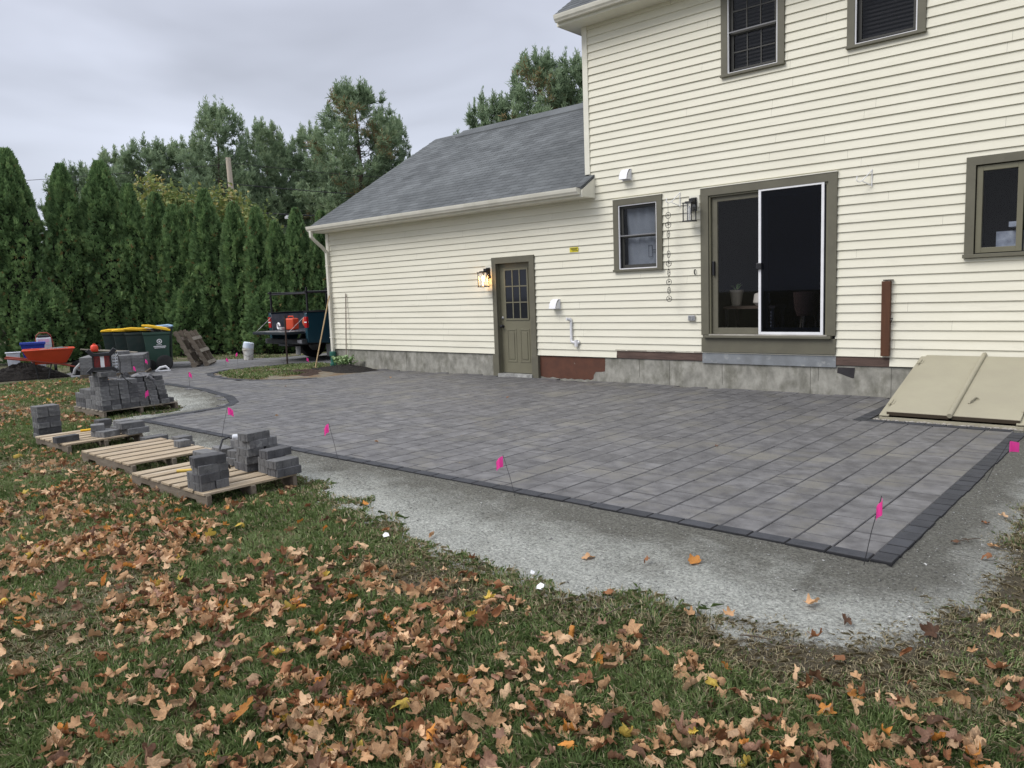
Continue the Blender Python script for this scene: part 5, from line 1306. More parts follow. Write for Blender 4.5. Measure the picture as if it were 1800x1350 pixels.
b = MB(); b.tube([(.12, .0, .05), (.16, 0, .30), (.10, .02, .52)], .004, 5); b.build('stem', mat('stem', (.12, .16, .06)), pl)
b = MB(); b.lathe([(.02, 0), (.05, .01), (.05, .02)], 8, Matrix.Translation((-5, 0, 0)))

# ------------------------------------------------------------ things inside the patio room
bp = empty('basket_planter', (-4.32, .75, .60), 0, 'woven basket on wooden legs behind the screen door', 'planter')
b = MB(); b.lathe([(.13, .45), (.17, .55), (.19, .80), (.18, .80), (.12, .47)], 24); b.build('basket', mat('wicker', (.42, .22, .12), (.28, .14, .08), .8, ns=40, bump=1, bs=60), bp, True)
for k__ in range(3):
    a = k__*2.094+.5; b = MB(); b.tube([(.10*math.cos(a), .10*math.sin(a), .47), (.19*math.cos(a), .19*math.sin(a), 0)], .014, 6); b.build('leg', M['handlewood'], bp, True)
pt = empty('potted_plant', (-5.35, .6, 1.22), 0, 'cream pot on the shelf behind the left patio pane', 'plant pot')
b = MB(); b.lathe([(.07, 0), (.10, .20), (.11, .20), (.11, .24), (.095, .24), (.085, .2)], 20); b.build('pot', mat('cream_pot', (.22, .20, .16)), pt, True)
b = MB(); rr = random.Random(5)
for i in range(14):
    a = rr.uniform(0, 6.28); l_ = rr.uniform(.08, .2); d = Vector((math.cos(a)*.5, math.sin(a)*.5, rr.uniform(.5, 1))).normalized(); s__ = Vector((-math.sin(a), math.cos(a), 0))*.018
    p0 = Vector((0, 0, .22)); p1 = p0+d*l_*.6; p2 = p0+d*l_-Vector((0, 0, .05)); b.add([p0, p1-s__, p2, p1+s__], [(0, 1, 2, 3)])
b.build('foliage', M['hosta'], pt, fix=False)
tb = empty('side_table', (-5.1, .72, .60), 0, 'low dark table behind the left patio pane', 'table')
b = MB(); b.box(-.42, .40, -.22, .22, .57, .61); b.build('table_top', mat('dark_wood', (.06, .04, .03)), tb)
for sx in (-.38, .36):
    for sy in (-.19, .19): b = MB(); b.box(sx-.02, sx+.02, sy-.02, sy+.02, 0, .57); b.build('leg', M['black'], tb)
lt = MB()
for i in range(5):
    for j in range(8): lt.box(-4.95+i*.045, -4.93+i*.045, .50, .512, .75+j*.05, .775+j*.05)
tag(lt.build('lattice_box', mat('lattice', (.35, .32, .28)), None), 'pale lattice panel standing behind the left patio pane', 'panel')
b = MB(); b.lathe([(.08, 0), (.13, .05), (.11, .18), (.05, .2)], 16, Matrix.Translation((-4.95, .62, 1.212)))
tag(b.build('round_vase', mat('cream_vase', (.55, .52, .48)), None, True), 'round pale vase on the dark table behind the glass', 'vase')
#PART3
# ------------------------------------------------------------ trees
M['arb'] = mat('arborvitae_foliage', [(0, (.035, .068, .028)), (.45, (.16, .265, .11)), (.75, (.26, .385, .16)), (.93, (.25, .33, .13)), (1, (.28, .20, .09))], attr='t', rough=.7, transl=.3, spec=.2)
M['pine'] = mat('pine_needles', [(0, (.08, .115, .075)), (.5, (.23, .31, .19)), (.8, (.31, .40, .24)), (.97, (.33, .40, .23)), (1, (.30, .22, .11))], attr='t', rough=.7, transl=.35, spec=.2)
M['decid'] = mat('yellowing_leaves', [(0, (.09, .14, .045)), (.5, (.17, .23, .07)), (.8, (.26, .29, .09)), (1, (.38, .30, .10))], attr='t', rough=.6, transl=.3)
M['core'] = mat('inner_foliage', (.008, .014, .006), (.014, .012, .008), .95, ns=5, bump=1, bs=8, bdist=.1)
RS = np.random.RandomState(17)
def unit(v): return v/np.maximum(np.linalg.norm(v, axis=-1, keepdims=True), 1e-9)
def arb_mesh(nm, H_, Rr, n, seed):
    rs_ = np.random.RandomState(seed)
    t = rs_.rand(n)**.85; a = rs_.rand(n)*2*np.pi
    def prof(t, a):
        p_ = np.where(t < .30, .88+.12*np.sin(t/.30*1.57), np.clip(1-(np.clip(t-.30, 0, 1)/.71)**2.3, 0, 1)**.80)
        lump = 1+.30*(vnoise(a*2.6+seed*7, t*H_*1.1, 1.0, seed, 2)-.5)+.62*(vnoise(a*4.6+seed*3, t*H_*3.2, 1.0, seed+5, 1)-.5)
        return Rr*np.clip(p_, .02, 1)*lump
    def lumps(t, a): return vnoise(a*4.6+seed*3, t*H_*3.2, 1.0, seed+5, 1)
    r = prof(t, a)*(1-.22*rs_.rand(n)**2)
    P = np.stack([r*np.cos(a), r*np.sin(a), .05+t*H_*.985], -1)
    outw = np.stack([np.cos(a), np.sin(a), np.full(n, .75)+t*.9], -1)+rs_.normal(0, .36, (n, 3))
    d = unit(outw); s_ = unit(np.cross(d, rs_.normal(size=(n, 3))))
    ln = rs_.uniform(.08, .17, n); wd = ln*rs_.uniform(.22, .40, n)
    # a fan of three flat sprays per tuft
    V = []; 
    for k_, an in enumerate((-.55, 0, .55)):
        dd = unit(d*math.cos(an)+s_*math.sin(an)); ss = np.cross(dd, unit(np.cross(d, s_)))
        L_ = ln*(1 if k_ == 1 else .75)
        V += [P, P+dd*L_[:, None]*.55-ss*wd[:, None]*.5, P+dd*L_[:, None], P+dd*L_[:, None]*.55+ss*wd[:, None]*.5]
    V = np.stack(V, 1)  # n,12,3
    F = (np.arange(n)*12)[:, None]+np.array([[0, 1, 2, 3, 4, 5, 6, 7, 8, 9, 10, 11]])
    col = np.clip(.42+.62*(lumps(t, a)-.5)+rs_.normal(0, .13, n), 0, .92); dead = rs_.rand(n) < .012+.03*(t < .5)*(vnoise(a*3, t*H_, 1, seed+9, 2) > .62); col[dead] = 1  # hollows between clumps coloured darker, their shade put into the spray colour
    return V.reshape(-1, 3), F.ravel(), np.full(n*3, 4), {'t': np.repeat(col, 12)}, prof
def arb(nm, H_, Rr, n, seed):
    V, F, S, A, prof = arb_mesh(nm, H_, Rr, n, seed)
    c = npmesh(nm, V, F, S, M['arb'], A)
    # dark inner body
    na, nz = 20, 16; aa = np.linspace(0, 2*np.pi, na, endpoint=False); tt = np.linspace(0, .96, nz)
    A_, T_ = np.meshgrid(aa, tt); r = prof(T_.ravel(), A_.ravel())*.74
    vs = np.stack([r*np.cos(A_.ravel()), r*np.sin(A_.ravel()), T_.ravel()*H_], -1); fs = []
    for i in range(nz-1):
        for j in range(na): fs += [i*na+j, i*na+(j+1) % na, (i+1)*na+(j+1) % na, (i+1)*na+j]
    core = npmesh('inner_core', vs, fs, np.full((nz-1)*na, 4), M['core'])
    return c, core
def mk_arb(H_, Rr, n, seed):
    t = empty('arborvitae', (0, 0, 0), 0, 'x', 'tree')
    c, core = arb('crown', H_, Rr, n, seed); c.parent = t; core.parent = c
    b = MB(); b.tube([(0, 0, -.1), (.02, 0, H_*.5), (0, 0, H_*.9)], [.10, .07, .02], 8); b.build('trunk', M['bark'], t, True)
    return t
P1 = mk_arb(6.2, .72, 16000, 1); P2 = mk_arb(6.0, .62, 14000, 2); P3 = mk_arb(4.9, .455, 10000, 3); P4 = mk_arb(4.5, .43, 9500, 4); P5 = mk_arb(2.9, .72, 8000, 5)
used = set()
HEDGE = [  # x, y, z top, proto, label
 (-26.9, -2.75, 6.35, P1, 'tall wide arborvitae at the left edge of the photo'),
 (-26.42, -1.48, 5.95, P2, 'second tall arborvitae from the left, left of the tallest gap'),
 (-26.05, -.55, 6.12, P1, 'third tall arborvitae from the left with a rounded crown'),
 (-25.37, .05, 5.35, P3, 'slim arborvitae right of the three tall ones'),
 (-25.05, .62, 5.05, P4, 'fifth arborvitae of the hedge, slim and pointed'),
 (-24.44, .95, 4.66, P3, 'short arborvitae of a tight pair behind the bins, left one'),
 (-24.15, 1.30, 4.66, P4, 'short arborvitae of a tight pair behind the bins, right one'),
 (-23.5, 1.65, 5.08, P3, 'pointed arborvitae left of the utility pole'),
 (-22.8, 2.05, 4.62, P4, 'arborvitae directly in front of the utility pole'),
 (-22.0, 2.42, 4.42, P3, 'arborvitae right of the utility pole'),
 (-21.45, 2.80, 3.98, P4, 'low arborvitae above the back of the truck'),
 (-20.9, 3.12, 4.36, P3, 'arborvitae behind the truck rack'),
 (-20.5, 3.65, 4.22, P4, 'arborvitae just left of the garage gutter'),
 (-20.0, 4.4, 4.15, P3, 'arborvitae half hidden by the garage corner'),
 (-27.6, -4.2, 6.2, P2, 'tall arborvitae mostly outside the left edge'),
 (-23.95, 1.0, 2.2, P5, 'bulging low growth behind the nearest bins'),
 (-21.6, 2.5, 2.3, P5, 'bulging low growth right of the white bucket'),
 (-26.1, -2.4, 2.4, P5, 'bulging low growth behind the blue tub'),
]
PH = {P1: 6.2, P2: 6.0, P3: 4.9, P4: 4.5, P5: 2.9}
rr = random.Random(3)
for i, (x, y, zt, pr, lb) in enumerate(HEDGE):
    t = pr if pr not in used else copy_tree(pr)
    used.add(pr)
    t.location = (x, y, GZ); s_ = (zt-GZ)/PH[pr]; t.scale = (1.0, 1.0, s_) if pr is P5 else (s_*rr.uniform(.94, 1.06), s_*rr.uniform(.94, 1.06), s_)
    t.rotation_euler = (R(rr.uniform(-1.5, 1.5)), R(rr.uniform(-1.5, 1.5)), rr.uniform(0, 6.28)); t['label'] = lb; t['group'] = 'arborvitae hedge along the driveway'

def needles(pos, dirs, n_per, rs_, ln=(.16, .30), wd=.035, spread=.75, base_t=.5):
    k = len(pos); P = np.repeat(pos, n_per, 0); D = np.repeat(dirs, n_per, 0); n = len(P)
    d = unit(D+rs_.normal(0, spread, (n, 3))*1.0); s_ = unit(np.cross(d, rs_.normal(size=(n, 3)))); L_ = rs_.uniform(*ln, n)[:, None]
    P = P+rs_.normal(0, .03, (n, 3))
    V = np.stack([P-s_*wd*.4, P+s_*wd*.4, P+d*L_*.6+s_*wd*.5, P+d*L_, P+d*L_*.6-s_*wd*.5], 1)
    tcol = np.repeat(np.clip(base_t+rs_.normal(0, .14, k), 0, .95), n_per)+rs_.normal(0, .05, n)
    return V, np.clip(tcol, 0, .96)
def mk_pine(H_, Rr, seed, dens=1.0, clear=.2, brown=0.0):
    rs_ = np.random.RandomState(seed)
    t = empty('white_pine', (0, 0, 0), 0, 'x', 'tree')
    tr = MB(); tr.tube([(0, 0, -.2), (.08, .05, H_*.35), (.0, .08, H_*.7), (0, 0, H_*.985)], [.22, .16, .09, .02], 8)
    lm = MB(); POS = []; DIR = []; CND = []
    nwh = int(H_*2.3); 
    for w_ in range(nwh):
        u = clear+(1-clear)*(w_+.3*rs_.rand())/nwh; z = u*H_
        pr = (1-u)**.72*(.55+.45*min(1, (u-clear)/.25+.35)) if u > clear else .4
        nb = rs_.randint(5, 8)
        a0 = rs_.rand()*6.28
        for b_ in range(nb):
            a = a0+b_*6.283/nb+rs_.normal(0, .25); L_ = Rr*pr*rs_.uniform(.65, 1.25)+.25
            if rs_.rand() < .10: continue
            rise = rs_.uniform(.05, .35)+.55*u
            m_ = max(3, int(L_/.28)); pts = []
            for i in range(m_+1):
                q = i/m_; pts.append((math.cos(a)*L_*q, math.sin(a)*L_*q, z+L_*(rise*q*q-.10*q+.1*math.sin(q*3+seed))))
            lm.tube(pts, [.045*(1-.8*i/m_)*(1.15-u) for i in range(m_+1)], 4)
            for i in range(1, m_+1):
                q = i/m_
                if q < .30 and u < .8: continue
                p = np.array(pts[i]); nsub = 1+int(3.6*q*dens)
                for s in range(nsub):
                    sa = a+rs_.uniform(-1.2, 1.2); sl_ = rs_.uniform(.08, .42)*(1.1-.35*q)*min(1, L_)
                    e_ = p+np.array([math.cos(sa)*sl_, math.sin(sa)*sl_, rs_.uniform(0, .30)*sl_+.05+.12*u])
                    POS.append(p*.45+e_*.55); DIR.append([math.cos(sa)*.6, math.sin(sa)*.6, .55]); POS.append(e_); DIR.append([math.cos(sa)*.45, math.sin(sa)*.45, .9])
                    if q > .55 and rs_.rand() < .40: hc = rs_.uniform(.25, .6); CND += [e_+np.array([0, 0, hc*k_]) for k_ in (.2, .45, .7, .95)]
    for i in range(10): POS.append([0, 0, H_*(.93+.008*i)]); DIR.append([0, 0, 1.5])
    POS = np.array(POS, float); DIR = unit(np.array(DIR, float))
    rad = np.hypot(POS[:, 0], POS[:, 1])
    V, tc_ = needles(POS, DIR, 8, rs_, (.14, .34), .034, .58, .5)
    CND += [np.array([0, 0, H_*(.95+.012*i)]) for i in range(8)]; CND = np.array(CND)
    V2, t2 = needles(CND, np.tile([0, 0, 1.0], (len(CND), 1)), 6, rs_, (.10, .20), .028, .42, .62); V = np.concatenate([V, V2]); tc_ = np.concatenate([tc_, t2])
    # light and dark patches of the crown, and some browning
    c0 = V[:, 0]; pn = vnoise(c0[:, 0]+c0[:, 2]*.3+50, c0[:, 1]+c0[:, 2]+50, 1.3, seed, 3); tc_ = np.clip(tc_+(pn-.5)*.7, 0, .95)
    if brown: tc_[(vnoise(c0[:, 0]+90, c0[:, 1]+c0[:, 2]*.8+90, 1.5, seed+3, 3) > 1-brown) & (rs_.rand(len(tc_)) < .45)] = 1.0
    n = len(V); F = np.arange(n*5)
    c = npmesh('crown', V.reshape(-1, 3), F, np.full(n, 5), M['pine'], {'t': np.repeat(tc_, 5)}); c.parent = t
    tr.build('trunk', M['bark'], t, True); lb_ = lm.build('limbs', M['bark'], t, True, fix=False)
    return t
Q1 = mk_pine(12.0, 3.1, 21, 1.1, .16); Q2 = mk_pine(11.0, 2.8, 22, 1.2, .10); Q3 = mk_pine(12.5, 3.4, 23, 1.1, .30, .30); Q4 = mk_pine(10.5, 3.3, 24, 1.25, .08)
QH = {Q1: 12.0, Q2: 11.0, Q3: 12.5, Q4: 10.5}
PINES = [
 (-46.7, 6.3, 9.9, Q4, 'distant pine at the left end of the far tree line', 1.1), (-46.3, 8.4, 10.9, Q2, 'second distant pine from the left in the far tree line', 1.2),
 (-44.5, 9.5, 11.2, Q4, 'broad distant pine forming the left hump of the tree line', 1.25), (-43.0, 10.9, 11.2, Q2, 'distant pine on the right side of the left hump', 1.2), (-41.5, 12.6, 10.2, Q4, 'lower distant pine filling the dip left of the tall open pine', 1.15),
 (-36.8, 9.5, 11.9, Q1, 'tall open pine above the utility pole', 1.15), (-37.4, 12.5, 11.6, Q2, 'pine with a pointed top right of the open pine', .9), (-38.5, 14.2, 11.0, Q4, 'pine filling the row between two pointed tops', 1.0), (-37.9, 15.7, 11.8, Q2, 'pointed pine in the middle of the row', .95),
 (-32.9, 15.0, 12.9, Q3, 'largest pine with browning needles left of the garage roof', 1.35), (-33.6, 17.9, 12.0, Q1, 'pine leaning out beside the browning pine above the roof edge', .85), (-37.5, 18.0, 9.5, Q4, 'pine low behind the largest one', 1.1),
 (-28.4, 24.4, 15.2, Q3, 'tall pine rising behind the garage ridge', 1.25), (-26.3, 25.6, 14.9, Q4, 'pine behind the ridge close to the house corner', 1.1), (-30.7, 23.0, 13.2, Q4, 'lower pine behind the ridge on the left', 1.0), (-25.2, 27.5, 13.5, Q2, 'pine behind the ridge cut off by the house corner', 1.0),
 (-50.5, 3.0, 8.0, Q2, 'pine mostly hidden behind the tall hedge at the left', 1.3), (-43.2, 15.5, 8.6, Q4, 'pine deep in the gap behind the row', 1.2), (-41.0, 20.0, 8.6, Q4, 'pine deep behind the gap left of the roof', 1.2),
]
used = set()
for i, (x, y, zt, pr, lb, wx) in enumerate(PINES):
    t = pr if pr not in used else copy_tree(pr)
    used.add(pr); s_ = (zt-.1)/(QH[pr]+.75); t.location = (x, y, -.2); t.scale = (s_*wx, s_*wx, s_); t.rotation_euler = (0, 0, rr.uniform(0, 6.28)); t['label'] = lb; t['group'] = 'pines beyond the hedge'
def mk_decid(H_, Rr, seed, n=9000, bare=.0):
    rs_ = np.random.RandomState(seed); t = empty('deciduous_tree', (0, 0, 0), 0, 'x', 'tree')
    nc = 34; cc = rs_.normal(0, 1, (nc, 3)); cc = unit(cc)*rs_.uniform(.25, 1, (nc, 1))**.5*np.array([Rr, Rr, H_*.38]); cc[:, 2] += H_*.58
    ci = rs_.randint(0, nc, n); P = cc[ci]+rs_.normal(0, 1, (n, 3))*np.array([.20, .20, .22])*Rr*.9
    d = unit(rs_.normal(size=(n, 3))); s_ = unit(np.cross(d, rs_.normal(size=(n, 3)))); L_ = rs_.uniform(.09, .17, n)[:, None]
    V = np.stack([P, P+d*L_*.5+s_*L_*.4, P+d*L_, P+d*L_*.5-s_*L_*.4], 1)
    tc_ = np.clip(rs_.rand(nc)[ci]*.6+rs_.normal(.2, .15, n), 0, 1)
    c = npmesh('crown', V.reshape(-1, 3), np.arange(n*4), np.full(n, 4), M['decid'], {'t': np.repeat(tc_, 4)}); c.parent = t
    tr = MB(); tr.tube([(0, 0, -.2), (.05, 0, H_*.4), (0, .05, H_*.75)], [.09, .07, .03], 6)
    for k_ in range(14): p = cc[k_]; tr.tube([(0, 0, H_*.25), (p[0]*.5, p[1]*.5, H_*.25+(p[2]-H_*.25)*.6), tuple(p)], [.04, .025, .01], 5)
    tr.build('trunk', M['bark'], t, True, fix=False); return t
D1 = mk_decid(6.0, 1.3, 41)
DEC = [(-27.2, 2.6, 6.7, 'yellowing tree peeping over the hedge behind the bins'), (-26.6, 4.4, 6.2, 'yellow green tree right beside the utility pole foot'), (-27.4, 1.6, 6.1, 'small yellowing tree low over the slim arborvitae'), (-28.1, 17.8, 9.5, 'pale green tree peeping over the garage roof edge'), (-27.4, 19.6, 9.6, 'yellow green tree just above the garage roof edge')]
for i, (x, y, zt, lb) in enumerate(DEC):
    t = D1 if i == 0 else copy_tree(D1); t.location = (x, y, -.1); s_ = zt/6.0; t.scale = (s_, s_, s_); t.rotation_euler = (0, 0, i*1.3); t['label'] = lb; t['group'] = 'yellowing trees behind the hedge'

# utility pole and wires
up = empty('utility_pole', (-29.6, 5.96, GZ), 0, 'pale wooden utility pole rising behind the hedge', 'utility pole')
b = MB(); b.tube([(.05, .03, 0), (.03, 0, 3.5), (-.03, -.06, 7.45)], [.135, .12, .10], 12); b.build('shaft', M['polewood'], up, True)
b = MB(); b.tube([(-.06, -.06, 7.15), (-.25, -.15, 5.6), (-.32, -.2, 4.6)], .022, 5); b.build('guy_wire', M['wire'], up)
b = MB(); b.tube([(0, -.06, 7.3), (-.05, -.15, 7.4)], .05, 6); b.build('insulator', M['grey'], up)
def wirep(a, c, sag, r_, label):
    a = Vector(a); c = Vector(c); pts = []
    for i in range(17): q = i/16; p = a.lerp(c, q); p.z -= sag*4*q*(1-q); pts.append(p)
    b = MB(); b.tube(pts, r_, 5); tag(b.build('overhead_wire', M['black'], None), label, 'wire', 'overhead wires at the utility pole')
wirep((-29.55, 6.0, 6.35), (-20, 34, 6.9), .6, .018, 'overhead wire leaving the pole to the right at mid height')
wirep((-29.5, 6.0, 5.25), (-20, 34, 6.0), .5, .028, 'thicker low cable running right from the pole')
wirep((-29.5, 6.0, 4.75), (-20, 34, 5.6), .5, .022, 'lowest cable running right just over the hedge tops')
wirep((-29.6, 5.9, 7.2), (-20, 34, 8.2), .8, .010, 'thin top wire crossing the pines to the right')
wirep((-29.65, 5.9, 7.15), (-44, -20, 5.6), .5, .010, 'thin wire running left from the pole top')
wirep((-29.65, 5.9, 5.2), (-46, -20, 5.6), .9, .016, 'low cable running left behind the yellowing trees')
b = MB(); b.lathe([(.12, 0), (.12, .10), (.05, .14)], 8, Matrix.Translation((-28.9, 8.0, 5.0)) ); tag(b.build('splice_box', M['white'], None, True), 'small white splice box hanging on the low cable', 'cable box')

# ------------------------------------------------------------ grass and fallen leaves
rs_ = np.random.RandomState(99)
cmat = np.array([[r2.x, r2.y, r2.z], [u2.x, u2.y, u2.z], [fwd.x, fwd.y, fwd.z]]); C0 = np.array(CAM)
def project(P):
    q = (P-C0) @ cmat.T; return 512+FPX*1024/1800*q[:, 0]/q[:, 2], 384-FPX*1024/1800*q[:, 1]/q[:, 2], q[:, 2]
def samp(n, rmin, rmax, pw):
    # radius distribution: density per area ~ r^-pw
    u = rs_.rand(n); k_ = 2-pw
    r = (rmin**k_+u*(rmax**k_-rmin**k_))**(1/k_)
    a = YAW+rs_.uniform(-.66, .70, n)
    return C0[0]-r*np.sin(a), C0[1]+r*np.cos(a), r
def bare(x, y):   # 0 = lush, 1 = bare soil
    b_ = (vnoise(x+40, y+40, .9, 31, 3)-.64)*3.2
    near = np.clip(1-(-sdist(x, y, DUST))/.45, 0, 1)
    b_ = np.clip(b_, -.25, 1)+near*.55+1.1*np.exp(-((x+3.25)**2/.25+(y+8.05)**2/.05))+.40*((x > -1.4))*np.clip((y+8.3)*1.2, 0, 1)
    b_ = b_+.8*np.exp(-((x+14)**2+(y+6.9)**2)/1.2)
    return np.clip(b_, 0, 1)
def on_lawn(x, y, m_=0.0):
    d = sdist(x, y, DUST)
    e_ = d+(vnoise(x, y, .35, 3, 4)-.5)*.55
    ok = (e_ < m_) & (sdist(x, y, PATIO) < -.02) & (sdist(x, y, DRIVE) < .0) & ~((x > -20.6) & (y > -4.0)) & ~((x < -19.6) & (y > -5.6) & (x > -23))
    return ok
NB = 900000
x, y, r = samp(NB, 1.9, 24, 1.35)
keep = on_lawn(x, y, .05+.10*rs_.rand(NB)**3) & (rs_.rand(NB) > bare(x, y)*.72)
x, y, r = x[keep], y[keep], r[keep]
# island grass and hedge strip
xi = rs_.uniform(-17.0, -13.8, 9000); yi = rs_.uniform(-2.6, .4, 9000); ki = (sdist(xi, yi, ISL) > .14) & (xi < -14.2-.9*(yi > -1.3)) & (vnoise(xi, yi, .5, 8, 2) > .26+.22*(yi < -1.9))
xh = rs_.uniform(-24.5, -19.2, 9000); yh = rs_.uniform(-4, 3, 9000); kh = (sdist(xh, yh, DRIVE) < -.02) & (vnoise(xh, yh, .6, 8, 2) > .42)
x = np.concatenate([x, xi[ki], xh[kh]]); y = np.concatenate([y, yi[ki], yh[kh]]); r = np.hypot(x-C0[0], y-C0[1]); n = len(x)
br = bare(x, y)
ht = (.026+.030*rs_.rand(n))*(1+.9*(vnoise(x, y, .16, 5, 2)-.35))*(1-.45*br); wd = (.0019+.00062*r)*rs_.uniform(.7, 1.3, n); wd = wd*np.where(br > .35, .65, 1)
ht = ht*np.where(r > 9, 1.1, 1)
an = rs_.rand(n)*6.283+0; tuft = vnoise(x, y, .10, 77, 1)*12; an = an*.45+tuft
lean = rs_.uniform(.1, 1.0, n); flat = rs_.rand(n) < (.06+.7*br); lean[flat] = rs_.uniform(1.4, 2.2, flat.sum())
d = np.stack([np.cos(an), np.sin(an), np.zeros(n)], -1); s_ = np.stack([-np.sin(an+rs_.normal(0, .8, n)), np.cos(an), np.zeros(n)], -1)
z0 = np.full(n, GZ-.004); z0[(sdist(x, y, ISL) > 0)] = -.014
B = np.stack([x, y, z0], -1); up_ = np.array([0, 0, 1.0])
m1 = B+up_*(ht*.6)[:, None]+d*(ht*.22*lean)[:, None]; tp = B+up_*(ht*(1-.32*lean))[:, None]+d*(ht*.85*lean)[:, None]
V = np.stack([B-s_*wd[:, None]*.5, B+s_*wd[:, None]*.5, m1+s_*wd[:, None]*.42, tp, m1-s_*wd[:, None]*.42], 1)
col = np.clip(.42+.9*(vnoise(x, y, .45, 61, 3)-.5)+rs_.normal(0, .16, n), 0, .80); dead = rs_.rand(n) < (.12+.45*br+.5*flat); col[dead] = rs_.uniform(.84, 1, dead.sum())
M['grass'] = mat('grass_blades', [(0, (.078, .120, .040)), (.4, (.160, .235, .078)), (.7, (.245, .32, .125)), (.81, (.32, .37, .19)), (.85, (.30, .26, .15)), (1, (.48, .40, .26))], attr='t', rough=.55, transl=.2, spec=.3)
go = npmesh('grass', V.reshape(-1, 3), np.arange(n*5), np.full(n, 5), M['grass'], {'t': np.repeat(col, 5)})
tag(go, 'short green lawn grass with straw coloured dead blades', 'grass', kind='stuff')

# maple leaves ------------------------------------------------
def leaf_shape(seed):
    rq = np.random.RandomState(seed)
    lobes = [(90, 1.0), (38, .86), (142, .86), (-18, .55), (198, .55)]
    ang = np.linspace(-80, 260, 38); out_ = []
    for a in ang:
        r_ = .30
        for la, lr in lobes:
            dlt = abs((a-la+180) % 360-180); wdt = 25 if lr > .6 else 20
            if dlt < wdt: r_ = max(r_, .47+(lr-.47)*(1-dlt/wdt)**.8)
            else: r_ = max(r_, .45*math.exp(-((dlt-wdt)/38)**2))
        r_ *= 1+rq.uniform(-.10, .10)
        out_.append((r_*math.cos(R(a)), r_*math.sin(R(a))))
    out_ = np.array(out_); k_ = len(out_)
    c = np.zeros((1, 2)); P2_ = np.concatenate([c, out_*.5, out_])
    F = []
    for i in range(k_-1): F.append((0, 1+i, 2+i)); F.append((1+i, 1+k_+i, 2+k_+i, 2+i))
    F.append((0, k_, 1))
    # stem
    P2_ = np.concatenate([P2_, [[.012, -.05], [-.012, -.05], [-.05, -.62], [-.07, -.61]]]); ns = len(P2_)
    F.append((ns-4, ns-3, ns-1, ns-2))
    X, Y = P2_[:, 0], P2_[:, 1]; rad = np.hypot(X, Y)
    th = rq.rand()*3.14; a_ = X*math.cos(th)+Y*math.sin(th); b_ = -X*math.sin(th)+Y*math.cos(th)
    kind = rq.rand()
    curl = rq.uniform(3.5, 6.0) if kind < .35 else (rq.uniform(1.3, 3.6) if kind < .85 else .5); sg = 1
    # roll about the b axis
    rr_ = 1/max(curl, .05); Z = rr_*(1-np.cos(np.clip(a_*curl, -2.6, 2.6))); A_ = rr_*np.sin(np.clip(a_*curl, -2.6, 2.6))
    Z = Z+.55*rq.uniform(0, 1)*b_**2+.20*np.sin(b_*7+rq.rand()*6)*rad+.14*np.sin(a_*9+rq.rand()*6)*rad+rq.normal(0, .03, len(X))*rad
    if rq.rand() < .4: Z = -Z*.75+.30
    X2 = A_*math.cos(th)-b_*math.sin(th); Y2 = A_*math.sin(th)+b_*math.cos(th)
    V_ = np.stack([X2, Y2, Z-Z.min()*.7], -1)
    return V_, F
SH = [leaf_shape(s) for s in range(18)]
FL = [leaf_shape(s) for s in range(18, 60)]
LCOL = [('tan', (.48, .285, .15)), ('light tan', (.60, .40, .24)), ('russet brown', (.27, .12, .055)), ('orange', (.52, .22, .05)), ('pinkish brown', (.33, .19, .13)), ('yellow', (.56, .40, .08)), ('dark brown', (.13, .068, .04))]
LP = [.40, .24, .16, .035, .08, .012, .08]
LMAT = []
for nm_, c_ in LCOL: LMAT.append(mat('leaf_'+nm_.replace(' ', '_'), c_, tuple(v*.68 for v in c_), .6, ns=9, bump=.3, bs=22, transl=.25, spec=.25, c3=tuple(v*.55 for v in c_), ns3=5, f3=(.55, .75), bdist=.004, orand=.28))
NL = 150000
x, y, r = samp(NL, 2.0, 20, .45)
drift = vnoise(x*.8+y*.5+10, y*1.3-x*.25+10, .75, 51, 3); fine = vnoise(x+3, y+3, .22, 52, 2)
dens = np.clip((drift-.34)*3.8, .09, 1)*np.clip((fine-.24)*2.6, .22, 1)*.95
dd_ = -sdist(x, y, DUST)
dens = dens*np.clip(.05+(dd_-.1)/1.6, .02, 1)
dens = np.where(r > 6, dens*.55, dens); dens = np.where(r > 9.5, dens*.45, dens)
dens = dens*.88+.42*np.exp(-((x+2.5)**2/.5+(y+8.85)**2/.10))*(fine > .40)+.6*np.exp(-((x+1.4)**2/.6+(y+8.35)**2/.10))*(fine > .38)
dens = dens*np.where((x > -2.4) & (y > -8.55), .55, 1)
kp = on_lawn(x, y, .06) & (rs_.rand(NL) < dens)
# keep off the pallets
for (a0, a1, b0, b1) in ((-7.1, -5.7, -7.98, -7.1), (-8.72, -7.43, -7.84, -6.9), (-10.9, -9.15, -7.8, -6.9), (-12.9, -11.7, -6.45, -5.3)):
    kp &= ~((x > a0) & (x < a1) & (y > b0) & (y < b1))
x, y, r = x[kp], y[kp], r[kp]
# extra leaves drifted against the pallets
ex = [(-7.6+rs_.normal(0, .35), -7.95+rs_.normal(0, .09)) for _ in range(60)]+[(-6.5+rs_.normal(0, .35), -8.06+rs_.normal(0, .08)) for _ in range(60)]+[(-5.6+rs_.normal(0, .08), -7.6+rs_.normal(0, .25)) for _ in range(25)]+[(-9.6+rs_.normal(0, .4), -7.95+rs_.normal(0, .12)) for _ in range(40)]
ex += [(-12.3+rs_.normal(0, .5), -6.7+rs_.normal(0, .15)) for _ in range(70)]
ex = np.array(ex); 
